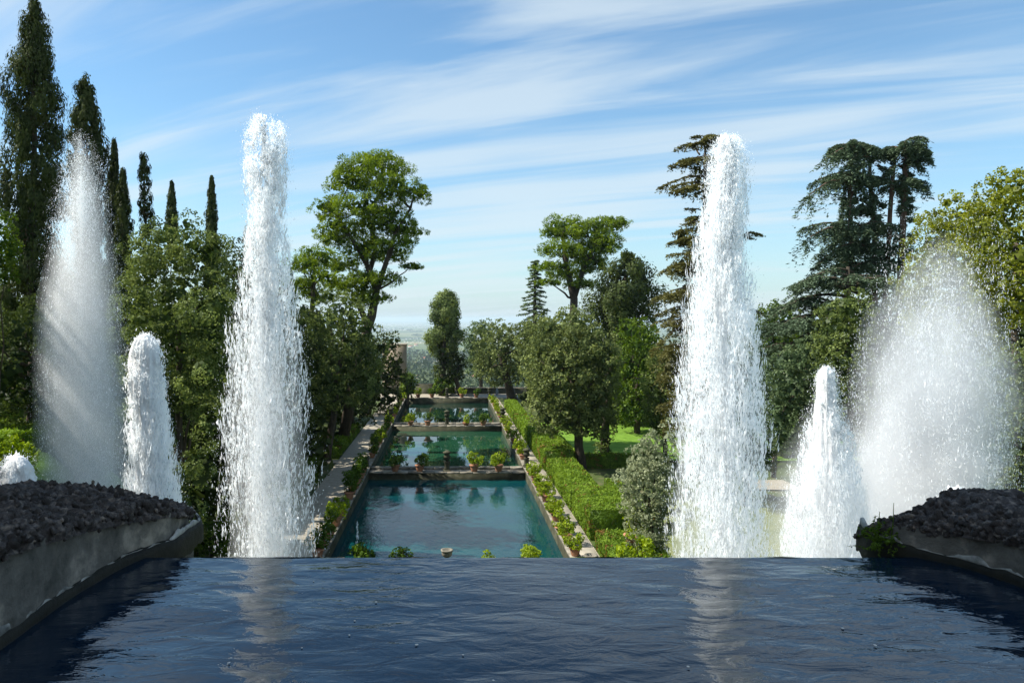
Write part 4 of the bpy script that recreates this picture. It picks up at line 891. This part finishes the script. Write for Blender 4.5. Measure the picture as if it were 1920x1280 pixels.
def tufa_wall(line, topz, label, name, side, crest_w, crest_h, seed, endx):
    """line: plan of the inner face from near to far; side: -1 when the wall body lies at smaller x"""
    root = empty(name, (line[0][0]+side*.5, 3.5, WL), label, 'wall')
    line = np.array(line, float); s = np.concatenate([[0], np.cumsum(np.linalg.norm(np.diff(line, axis=0), axis=1))])
    n = 200; ss = np.linspace(0, s[-1], n); L2 = np.stack([np.interp(ss, s, line[:, j]) for j in range(2)], 1)
    for _ in range(6): L2[1:-1] = (L2[:-2]+L2[1:-1]*2+L2[2:])/4
    tz = np.interp(ss, np.interp(topz[0], [0, 1], [0, s[-1]]), topz[1])
    d = np.gradient(L2, axis=0); d /= np.linalg.norm(d, axis=1)[:, None]; nrm = np.stack([-d[:, 1], d[:, 0]], 1)
    endflare = 0.0 if side > 0 else 1.0
    if side > 0: nrm = -nrm      # points into the wall body
    # rendered face
    prof_ = [(0.0, -.9), (0.0, 0.0), (0.0, .25), (0.0, .5), (0.0, .75), (.004, 1.0)]
    V = []
    for j in range(25):
        f = j/24; z = WL-.9+(tz-(WL-.9))*f
        V.append(np.stack([L2[:, 0], L2[:, 1], z], 1))
    V = np.array(V); fl_ = np.clip((ss/s[-1]-.72)/.28, 0, 1)**1.5*.16*endflare; V[:, :, 0] -= nrm[None, :, 0]*fl_[None]*np.linspace(1, 0, 25)[:, None]; V[:, :, 1] -= nrm[None, :, 1]*fl_[None]*np.linspace(1, 0, 25)[:, None]; pn = fbm(V.reshape(-1, 3)*4.5, 5, .62).reshape(V.shape[:2])-.5; V[:, :, 0] += nrm[None, :, 0]*pn*.045; V[:, :, 1] += nrm[None, :, 1]*pn*.045
    m_ = MB(); gi = np.arange(25*n).reshape(25, n); m_.add(V.reshape(-1, 3), np.stack([gi[:-1, :-1], gi[:-1, 1:], gi[1:, 1:], gi[1:, :-1]], -1).reshape(-1, 4))
    m_.obj('rendered_face', render_, root, smooth=True)
    # dark wet band at the waterline
    V = []
    wv = .045+.05*fbm(np.stack([ss*2.2, ss*0, ss*0+seed], -1), 4)+.03*(fbm(np.stack([ss*14, ss*0, ss*0+seed], -1), 3)-.5)
    flw = (np.clip((ss/s[-1]-.72)/.28, 0, 1)**1.5*.125*endflare)
    for j, (off, f) in enumerate(((.012, 1.0), (-.012, .85), (-.02, 0.4), (-.03, -.2), (-.03, -2))):
        V.append(np.stack([L2[:, 0]+nrm[:, 0]*(off-flw), L2[:, 1]+nrm[:, 1]*(off-flw), WL+wv*f*.9], 1))
    V = np.array(V); m_ = MB(); gi = np.arange(5*n).reshape(5, n); m_.add(V.reshape(-1, 3), np.stack([gi[:-1, :-1], gi[:-1, 1:], gi[1:, 1:], gi[1:, :-1]], -1).reshape(-1, 4))
    m_.obj('wet_band', wetm, root, smooth=True)
    V = []; lw = .16*np.clip(fbm(np.stack([ss*7, ss*0, ss*0+seed+4], -1), 4)-.5, 0, 1)+.012*np.clip(NZ(np.stack([ss*30, ss*0, ss*0+seed], -1))-.4, 0, 1)
    for j, (off, f) in enumerate(((.012, 1.0), (-.004, .9), (-.006, 0.1), (.012, -.3))):
        V.append(np.stack([L2[:, 0]+nrm[:, 0]*(off-flw), L2[:, 1]+nrm[:, 1]*(off-flw), WL+wv*.8+lw*f*1.3], 1))
    V = np.array(V); m_ = MB(); gi = np.arange(4*n).reshape(4, n); m_.add(V.reshape(-1, 3), np.stack([gi[:-1, :-1], gi[:-1, 1:], gi[1:, 1:], gi[1:, :-1]], -1).reshape(-1, 4))
    m_.obj('limescale_line', limem, root, smooth=True)
    # tufa crust: domed cross section with heavy relief
    n4 = 330; K = 88; V = np.zeros((K, n4, 3)); s4 = np.linspace(0, 1, n4)**.75*s[-1]
    l4 = np.stack([np.interp(s4, ss, L2[:, j]) for j in range(2)], 1); nn4 = np.stack([np.interp(s4, ss, nrm[:, j]) for j in range(2)], 1); t4 = np.interp(s4, ss, tz)
    endf = np.clip((s[-1]-s4)/.75, 0, 1)**.5
    for j in range(K):
        f = j/(K-1); ang = math.pi*f; off = crest_w*(.5-.5*math.cos(ang)); hh = crest_h*math.sin(ang)**.6*(.15+.85*endf)
        V[j, :, 0] = l4[:, 0]+nn4[:, 0]*(off-.02); V[j, :, 1] = l4[:, 1]+nn4[:, 1]*(off-.02); V[j, :, 2] = t4-.03+hh-(0.5*(f > .93))
    fl = V.reshape(-1, 3); rel = (fbm(fl*5.5+seed, 2, .6)-.5)*.09-np.abs(fbm(fl*13+seed, 2, .6)-.5)*.15-np.abs(NZ(fl*29+seed)-.5)*.07+(NZ(fl*55)-.5)*.03
    up = np.zeros_like(V); a = np.linspace(0, math.pi, K)[:, None]; up[:, :, 2] = np.sin(a)*.9+.25; up[:, :, 0] = -np.cos(a)*nn4[None, :, 0]; up[:, :, 1] = -np.cos(a)*nn4[None, :, 1]
    V = (fl+up.reshape(-1, 3)*(rel[:, None]+.03)).reshape(V.shape)
    m_ = MB(); gi = np.arange(K*n4).reshape(K, n4); m_.add(V.reshape(-1, 3), np.stack([gi[:-1, :-1], gi[:-1, 1:], gi[1:, 1:], gi[1:, :-1]], -1).reshape(-1, 4))
    crust = m_.obj('tufa_crust', tufa, root, smooth=True)
    # body and closed end
    m_ = MB(); V = []
    for i in range(n):
        a, b_ = L2[i], L2[i]+nrm[i]*crest_w
        V += [(a[0]+nrm[i][0]*.02, a[1]+nrm[i][1]*.02, WL-3), (a[0]+nrm[i][0]*.02, a[1]+nrm[i][1]*.02, tz[i]), (b_[0], b_[1], tz[i]), (b_[0], b_[1], WL-3)]
    f = []
    for i in range(n-1):
        for k in range(4): f.append((i*4+k, i*4+(k+1) % 4, i*4+4+(k+1) % 4, i*4+4+k))
    f += [(0, 1, 2, 3), ((n-1)*4+3, (n-1)*4+2, (n-1)*4+1, (n-1)*4)]
    m_.add(V, f); m_.obj('wall_body', stoned, root)
    # loose tufa lumps
    ico = MB(); base_m = []
    for kx in range(8):
        m_ = MB(); v = unit(1); 
        g_ = (1+5**.5)/2; iv = np.array([(-1,g_,0),(1,g_,0),(-1,-g_,0),(1,-g_,0),(0,-1,g_),(0,1,g_),(0,-1,-g_),(0,1,-g_),(g_,0,-1),(g_,0,1),(-g_,0,-1),(-g_,0,1)]); iv /= np.linalg.norm(iv[0])
        fc = [(0,11,5),(0,5,1),(0,1,7),(0,7,10),(0,10,11),(1,5,9),(5,11,4),(11,10,2),(10,7,6),(7,1,8),(3,9,4),(3,4,2),(3,2,6),(3,6,8),(3,8,9),(4,9,5),(2,4,11),(6,2,10),(8,6,7),(9,8,1)]
        vs = [tuple(x) for x in iv]; cache = {}; f2 = []
        def mid(a, b_):
            key = (min(a, b_), max(a, b_))
            if key not in cache: m0 = (np.array(vs[a])+np.array(vs[b_]))/2; cache[key] = len(vs); vs.append(tuple(m0/np.linalg.norm(m0)))
            return cache[key]
        for a, b_, c in fc:
            x, y, z = mid(a, b_), mid(b_, c), mid(c, a); f2 += [(a,x,z),(b_,y,x),(c,z,y),(x,y,z)]
        vv = np.array(vs); vv = vv*(.75+.65*fbm(vv*2.2+kx*5+seed, 2, .8)[:, None]); m_.add(vv, f2, rng.random()); base_m.append(m_.mesh('tufa_lump', tufa, True))
    rr_ = np.random.default_rng(seed); cnt = 0
    while cnt < 290:
        j = int(K*(.02+.62*rr_.random())); i = int(n4*rr_.random()); p = V_at(crust, j, i, n4, root)
        if abs(p[1]) < 3.2: continue
        o = bpy.data.objects.new('tufa_lump', base_m[rr_.integers(8)]); col.objects.link(o); o.parent = root
        sz = rr_.uniform(.011, .028); o.location = tuple(p-np.array(root.location)); o.scale = (sz*rr_.uniform(.8, 1.5), sz*rr_.uniform(.8, 1.5), sz*rr_.uniform(.6, 1)); o.rotation_euler = tuple(rr_.uniform(0, 6.28, 3)); cnt += 1
    m_ = MB(); ic = np.array([(-1,g_,0),(1,g_,0),(-1,-g_,0),(1,-g_,0),(0,-1,g_),(0,1,g_),(0,-1,-g_),(0,1,-g_),(g_,0,-1),(g_,0,1),(-g_,0,-1),(-g_,0,1)])/1.9; fcs = np.array(fc)
    for _ in range(1500):
        j = int(K*(.0+.6*rr_.random())); i = int(n4*rr_.random()); p = V_at(crust, j, i, n4, root)
        if p[1] < 3.0: continue
        m_.add(p+ic*rr_.uniform(.6, 1.4, (12, 1))*rr_.uniform(.006, .02), fcs, rr_.random())
    tag(m_.obj('tufa_grit', tufa, root), kind='stuff')
    return root
_cache = {}
def V_at(crust, j, i, n4, root):
    if crust.name not in _cache:
        a = np.empty(len(crust.data.vertices)*3, np.float32); crust.data.vertices.foreach_get('co', a); _cache[crust.name] = a.reshape(-1, 3)+np.array(root.location)
    return _cache[crust.name][j*n4+i]
tufa_wall([(-2.18, .8), (-2.18, 3.6), (-2.17, 4.3), (-2.12, 4.75), (-2.06, 5.0), (-1.95, 5.3), (-1.98, 5.75), (-2.2, 6.05)], ([0, .5, .72, .84, .93, 1], [14.93, 14.89, 14.73, 14.63, 14.5, 14.3]),
          'left rough tufa-topped basin wall curving away into the corner', 'tufa_wall', -1, 1.5, .17, 11, -1.85)
tufa_wall([(3.62, .8), (3.56, 3.4), (3.47, 4.2), (3.42, 4.55), (3.32, 4.85), (3.1, 5.08), (3.02, 5.3), (3.1, 5.6)], ([0, .5, .75, .9, 1], [14.78, 14.73, 14.66, 14.58, 14.38]),
          'right rough tufa-topped basin wall with a fern at its tip', 'tufa_wall', 1, 1.2, .15, 23, 3.05)
# fern at the right wall tip
r_ = empty('wall_fern', (3.0, 5.15, 14.45), 'small green fern growing on the tip of the right tufa wall', 'fern'); mb = MB(); c0 = np.array([3.0, 5.15, 14.43])
for i in range(46):
    d = unit(1)[0]; d = d*np.array([.75, .5, .6])+np.array([-.25, -.15, .45]); d /= np.linalg.norm(d); L_ = rng.uniform(.07, .22); o_ = c0+np.array([rng.uniform(-.1, .12), rng.uniform(-.08, .1), rng.uniform(-.02, .08)])
    s = np.linspace(.15, 1, 12)[:, None]; p = o_+d*L_*s-np.array([0, 0, 1])*(s**2)*L_*.25; m = np.repeat(p, 2, 0)+unit(24)*.006
    leaf_quads(mb, m, unit(24)*.6+np.array([0, 0, .8]), .026, .012, rng.uniform(.2, .8, 24))
mb.obj('fronds', LM['mid'], r_)
mb = MB()
for (dx, h) in ((.06, .3), (-.02, .24)): tube(mb, [c0+np.array([dx, 0, 0]), c0+np.array([dx*1.3, 0, h*.6]), c0+np.array([dx*1.2+.01, 0, h])], [.004, .003, .002], 4)
mb.obj('stalks', LM['mid'], r_)
# coins / petals on the basin
fl = mat('pale_fleck', (.60,.56,.48), (.8,.74,.64), scale=30); flm = None
for i, (u, v) in enumerate([(665,1164),(655,1191),(781,1209),(588,1090),(1580,1178),(1641,1210),(868,1228),(705,1129),(566,1215),(433,1234),(1290,1290-40),(429,1183+60),(925,1276),(1236,1105)]):
    Yp = 1.6*F/(v-CV); p = P(u, v, Yp)
    if flm is None: mb = MB(); lathe(mb, [(.011, 0), (.013, .0006), (.011, .0012)], seg=10, sx=1, sy=.8); flm = mb.mesh('floating_petal', fl)
    o = bpy.data.objects.new('floating_petal', flm); col.objects.link(o); o.location = (p[0], p[1], WL+.0035); o.scale = (rng.uniform(.45, .8),)*2+(1,); o.rotation_euler = (0, 0, rng.uniform(0, 6))
    tag(o, 'tiny pale petal floating on the basin water, '+['left of centre, farthest of the middle pair','left of centre, nearest of the middle pair','just right of the reddish pair','near the lip below the tall left jet','left of the right jet reflection','on the right jet reflection','centre of the basin','near the lip just left of centre','right of the left jet reflection','inside the left jet reflection','near the bottom right of the basin','bottom left of the left jet reflection','bottom centre of the basin','right half near the lip'][i], 'petal', 'pale petals floating on the basin')

# ------------------------------------------------------------------ fountain jets
def jet(label, Y, env, n, size=(.012, .07), gobs=0, core=.35, mist=.35, streak=1.0, depth=.8, m_=None, seed=1, contrast=1.0, bottom_w=1.0, name='fountain_jet', group='fountain jets of the lower basin', solid=(), vol=(), uneven=0.0, strand=.72):
    """env rows (v, u_centre, half_width, density): water thrown up and falling back, as real drops"""
    r = np.random.default_rng(seed); env = np.array(env, float); k = Y/F
    if env[-1, 0] > 1030 and Y < 30: env = np.vstack([env, env[-1]+np.array([110, 0, 0, 0])])
    base = P(env[-1, 1], env[-1, 0], Y); root = empty(name, base, label, 'fountain jet', group)
    def place(n, corefrac, shrink=1.0, strand=0):
        m = n*5; vv = r.uniform(env[0, 0], env[-1, 0], m); w = np.interp(vv, env[:, 0], env[:, 2]); dn = np.interp(vv, env[:, 0], env[:, 3])
        keep = r.random(m) < dn*w/np.max(env[:, 2]*env[:, 3]); vv = vv[keep]; w = w[keep]; m = len(vv)
        c = r.random(m) < corefrac
        rad = np.where(c, np.abs(r.normal(0, .34, m)), np.sqrt(r.random(m))*.95+np.abs(r.normal(0, .08, m)))*w*shrink
        a = r.uniform(0, 2*math.pi, m); dx = np.cos(a)*rad; dy = np.sin(a)*rad*depth
        uc = np.interp(vv, env[:, 0], env[:, 1])
        p = np.stack([(uc+dx-CU)*k, Y+dy*k, CAMZ-(vv-CV)*k], 1)
        nz_ = fbm(np.stack([(p[:, 0])*3.4, p[:, 1]*3.4, p[:, 2]*.75], 1)+seed*3, 3, .7)
        nz2 = NZ(np.stack([p[:, 0]*9, p[:, 1]*9, p[:, 2]*2.2], 1)+seed)
        pr = np.clip(.5+contrast*((nz_-.5)*4.2+(nz2-.5)*1.6), .03, 1)
        if uneven: pr *= np.clip(1+uneven*(NZ(p*np.array([1.1, 1.1, .35])+seed*7)-.5)*3, .1, 1)
        kp = r.random(m) < pr; p = p[kp][:n]; o_ = (dx/np.maximum(w, 1))[kp][:n]
        if strand:
            g = 14; nc = len(p)//g; top = CAMZ-(env[0, 0]-CV)*k
            c = p[:nc]; gi = np.repeat(np.arange(nc), g)[:len(p)]; gi = gi[r.random(len(gi)) < strand]; fall = np.clip((top-c[gi][:, 2])/3, .25, 1)
            q = c[gi]+np.stack([r.normal(0, .016, len(gi)), r.normal(0, .02, len(gi)), r.normal(0, .11, len(gi))*fall], 1)
            keep_ = p[nc:][r.random(len(p)-nc) > strand]; ok = o_[nc:][:len(keep_)]
            p, o_ = np.concatenate([q, keep_]), np.concatenate([o_[:nc][gi], ok])
        return p, o_
    def drops(mb, p, off, L_, W_, sides=2):
        n = len(p); ax = np.stack([off*.16, r.normal(0, .06, n), np.ones(n)], 1)+r.normal(0, .12, (n, 3)); ax /= np.linalg.norm(ax, axis=1)[:, None]
        x = np.cross(ax, r.normal(size=(n, 3))); x /= np.linalg.norm(x, axis=1)[:, None]; y = np.cross(ax, x)
        L_ = L_[:, None]; W_ = W_[:, None]
        if sides == 2:
            v = np.stack([p-ax*L_*.5, p+x*W_*.5, p+ax*L_*.5, p-x*W_*.5], 1); fc = np.array([(0, 1, 2, 3)])
            mb.add(v.reshape(-1, 3), np.arange(n*4).reshape(n, 4)); return
        if sides == 3:
            v = np.stack([p-ax*L_*.5]+[p-ax*L_*.12+(x*math.cos(t)+y*math.sin(t))*W_*.58 for t in (0, 2.09, 4.19)], 1); v[:, 0] = p+ax*L_*.6
            fc = np.array([(0,1,2),(0,2,3),(0,3,1),(1,3,2)]); nv = 4
        else:
            v = np.stack([p-ax*L_*.5, p+ax*L_*.5]+[p+(x*math.cos(t)+y*math.sin(t))*W_*.5 for t in (0, 1.571, 3.142, 4.712)], 1)
            fc = np.array([(0,3,2),(0,4,3),(0,5,4),(0,2,5),(1,2,3),(1,3,4),(1,4,5),(1,5,2)]); nv = 6
        f = (np.arange(n)[:, None, None]*nv+fc[None]).reshape(-1, 3); mb.add(v.reshape(-1, 3), f)
    mb = MB(); p, off = place(int(n*(1-mist)), core, 1.0, strand)
    m = len(p); drops(mb, p, off, size[1]*streak*np.exp(r.normal(0, .5, m))*np.clip((CAMZ-(env[0, 0]-CV)*k-p[:, 2])/1.5, .3, 1), size[0]*np.exp(r.normal(0, .4, m)))
    mb.obj('falling_water', m_ or SPRAY, root, smooth=True)
    if mist > 0:
        mb = MB(); p, off = place(int(n*mist), core*.4, 1.12); p += r.normal(0, .05, p.shape); m = len(p)
        drops(mb, p, off, size[0]*1.5*np.exp(r.normal(0, .4, m)), size[0]*.75*np.exp(r.normal(0, .4, m)))
        mb.obj('fine_spray', SPRAYT, root, smooth=True)
    def column(scale, amp, seg, dz, vtop=None, vbot=None, taper=None, freq=(2.2, .55)):
        v0 = vtop or env[0, 0]; v1 = vbot or env[-1, 0]; nr = max(8, int((v1-v0)*k/dz)); vv = np.linspace(v0, v1, nr)
        w = np.interp(vv, env[:, 0], env[:, 2])*scale*k; uc = np.interp(vv, env[:, 0], env[:, 1])
        if taper: w *= np.interp((vv-v0)/(v1-v0), *zip(*taper))
        w = np.maximum(w, .004); a = np.linspace(0, 2*math.pi, seg, endpoint=False)
        A, Vv = np.meshgrid(a, vv); W = np.repeat(w[:, None], seg, 1); Z = CAMZ-(Vv-CV)*k
        q = np.stack([np.cos(A)*freq[0]+seed, np.sin(A)*freq[0], Z*freq[1]*2], -1).reshape(-1, 3)
        rr = W*(1+amp*((fbm(q, 4, .6)-.5)*2.4).reshape(W.shape))
        X_ = (np.repeat(uc[:, None], seg, 1)-CU)*k+np.cos(A)*rr; Y_ = Y+np.sin(A)*rr*depth
        m_ = MB(); i = np.arange(nr*seg).reshape(nr, seg); j = np.roll(i, -1, 1)
        m_.add(np.stack([X_, Y_, Z], -1).reshape(-1, 3), np.stack([i[:-1], i[1:], j[1:], j[:-1]], -1).reshape(-1, 4))
        m_.add(np.stack([X_[0], Y_[0], Z[0]], -1), [tuple(range(seg-1, -1, -1))]); m_.add(np.stack([X_[-1], Y_[-1], Z[-1]], -1), [tuple(range(seg))]); return m_
    for c_ in solid: column(*c_[:1], .45, 72, .07 if len(c_) < 4 else .03, vbot=c_[1], taper=c_[2], freq=(3.2, .8) if len(c_) < 4 else c_[3]).obj('water_core', FOAM, root, smooth=True)
    for c_ in vol: column(c_[0], c_[2], 28, .22, vtop=c_[3] if len(c_) > 3 else None, freq=(1.5, .25), taper=[(0,.02),(.06,.45),(.2,.8),(.45,1),(1,1)]).obj('mist', mistmat('mist_'+str(seed)+'_'+str(c_[1]), c_[1]), root)
    if gobs:
        mb = MB(); cf, contrast_ = core, contrast
        p, off = place(gobs, .95, .85); m = len(p); drops(mb, p, off, size[0]*8*np.exp(r.normal(0, .4, m)), size[0]*3.2*np.exp(r.normal(0, .3, m)), 4)
        mb.obj('foam', m_ or SPRAY, root, smooth=True)
    return root
jet('tall sunlit white water jet left of the ponds, the tallest of all', 14, [(214,497,12,5.0),(221,497,24,5.0),(240,497,34,4.6),(270,497,40,4.0),(310,498,40,3.4),(370,500,36,3.0),(440,500,38,2.2),(500,500,46,1.35),(560,500,56,1.1),(620,499,68,.82),(700,498,80,.62),(800,500,90,.5),(900,502,95,.42),(1000,506,97,.36),(1075,507,98,.34)],
    66000, (.0120, .085), 2500, core=.42, mist=.3, seed=2, contrast=1.15, vol=[(.8, .35, .25), (.45, 1.3, .3)])
jet('tall sunlit white water jet right of the ponds before the feathery conifer', 14, [(256,1360,18,3.0),(264,1362,28,2.8),(290,1364,36,2.4),(340,1362,39,2.1),(400,1358,42,1.9),(470,1354,50,1.6),(540,1352,60,1.35),(640,1350,72,1.15),(740,1350,80,1.0),(850,1350,86,.9),(950,1350,90,.85),(1075,1350,93,.8)],
    95000, (.0125, .09), 3000, core=.36, mist=.35, seed=5, contrast=.85, solid=[(.46, 780, [(0,.9),(.3,.8),(.65,.45),(1,.05)])], vol=[(.9, .4, .3)])
jet('tall shaded bluish misty jet at the left in front of the cypresses', 17, [(243,150,5,.9),(262,150,20,1.0),(300,152,32,1.1),(380,152,50,1.0),(480,152,64,.9),(600,153,74,.85),(720,156,80,.85),(840,160,84,.85),(960,164,86,.85)],
    70000, (.0078, .035), 0, core=.6, mist=.6, seed=8, contrast=.45, uneven=.3, strand=.15, vol=[(1.10, .14, .14), (.98, .22, .2), (.85, .4, .3), (.65, .8, .4)])
jet('wide sunlit misty veil of spray at the right', 17, [(385,1772,75,.07),(410,1770,92,.16),(450,1764,104,.28),(540,1754,118,.5),(620,1748,128,.7),(720,1738,142,1.0),(820,1732,150,1.2),(920,1728,158,1.25),(1060,1726,162,1.25)],
    94000, (.0098, .045), 0, core=.15, mist=.5, seed=9, contrast=1.0, uneven=.9, strand=.3, vol=[(1.06, .16, .5, 430), (.95, .28, .6, 460), (.8, .5, .6, 560), (.8, .8, .6, 680)])
jet('small shaded foamy jet between the bluish jet and the big oak', 11.5, [(627,272,8,3),(638,272,24,2.8),(665,272,32,2.3),(720,272,36,1.8),(800,276,42,1.5),(880,281,48,1.3),(960,286,54,1.2),(1010,290,58,1.1)],
    32000, (.0105, .08), 1800, solid=[(.8, 1010, [(0,1),(.5,.8),(1,.5)])], core=.25, mist=.2, seed=12, contrast=.7, depth=.9)
jet('small pointed sunlit jet left of the wide misty veil', 12, [(687,1549,8,3),(693,1549,15,2.9),(706,1549,20,2.7),(735,1549,25,2.3),(790,1549,36,1.7),(860,1550,56,1.2),(930,1550,70,1.1),(1000,1550,80,1.1),(1070,1550,84,1.1)],
    42000, (.010, .06), 1800, solid=[(.7, 1000, [(0,1),(.4,.7),(1,.3)])], vol=[(1.0, .9, .2), (1.25, .2, .3), (1.5, .12, .35), (1.8, .08, .35)], core=.35, mist=.4, seed=15, contrast=.6)
jet('low bubbling foam dome at the left edge above the tufa wall', 9, [(854,32,14,2.6),(860,33,25,2.5),(875,33,34,2.4),(900,31,40,2.3),(940,30,43,2.2),(980,30,46,2.2)], 9000, (.009, .03), 1200, solid=[(.82, 980, [(0,.7),(.1,.9),(1,1)], (1.8, 4.5))], core=.2, mist=.25, seed=18, contrast=.4)
jet('tiny foam dome just above the crest of the right tufa wall', 9, [(914,1795,12,2.6),(920,1795,26,2.5),(935,1795,34,2.3),(985,1795,40,2.0)], 5000, (.008, .025), 800, solid=[(.8, 985, [(0,.7),(.1,.9),(1,1)], (1.8, 4.5))], core=.2, mist=.2, seed=19, contrast=.3)
jet('thin little water spout rising at the left side of the near pond', 48, [(975,670,1.2,1),(985,670,1.8,1),(1010,670,2.4,1),(1036,670,3,1)], 500, (.03, .12), 0, core=.5, mist=0, seed=20, contrast=.2, group='small pond spouts')
print('jets', round(time.time()-T0, 1))

# ------------------------------------------------------------------ unseen block added to shade the terrace
r_ = empty('shade_building', (-10, -3, 7), 'tall unseen building added left of and behind the terrace to shade it', 'building')
mb = MB(); box(mb, -17, -6.4, 0.5, 7.6, 5, 28); box(mb, -17, 12, -13, -7, 5, 17); mb.obj('wall', wallb, r_)
mb = MB(); box(mb, -17.3, -6.1, 0.2, 7.9, 28.002, 28.6, .5, .05); mb.obj('cornice', stone, r_)
for zz in (17, 21, 25):  # invented windows and sills dress the added shade block
    for yy_ in (2.2, 5.6):
        mb = MB(); box(mb, -6.5, -6.36, yy_-.6, yy_+.6, zz, zz+2); w_ = mb.obj('window', hg, r_)
        mb = MB(); box(mb, -6.42, -6.3, yy_-.75, yy_+.75, zz-.15, zz-.003); mb.obj('sill', stone, w_, world_coords=True)
tris = sum(len(o.data.loops)-2*len(o.data.polygons) for o in bpy.data.objects if o.type == 'MESH')
print('tris', tris, 'objects', len(bpy.data.objects), 'time', round(time.time()-T0, 1))
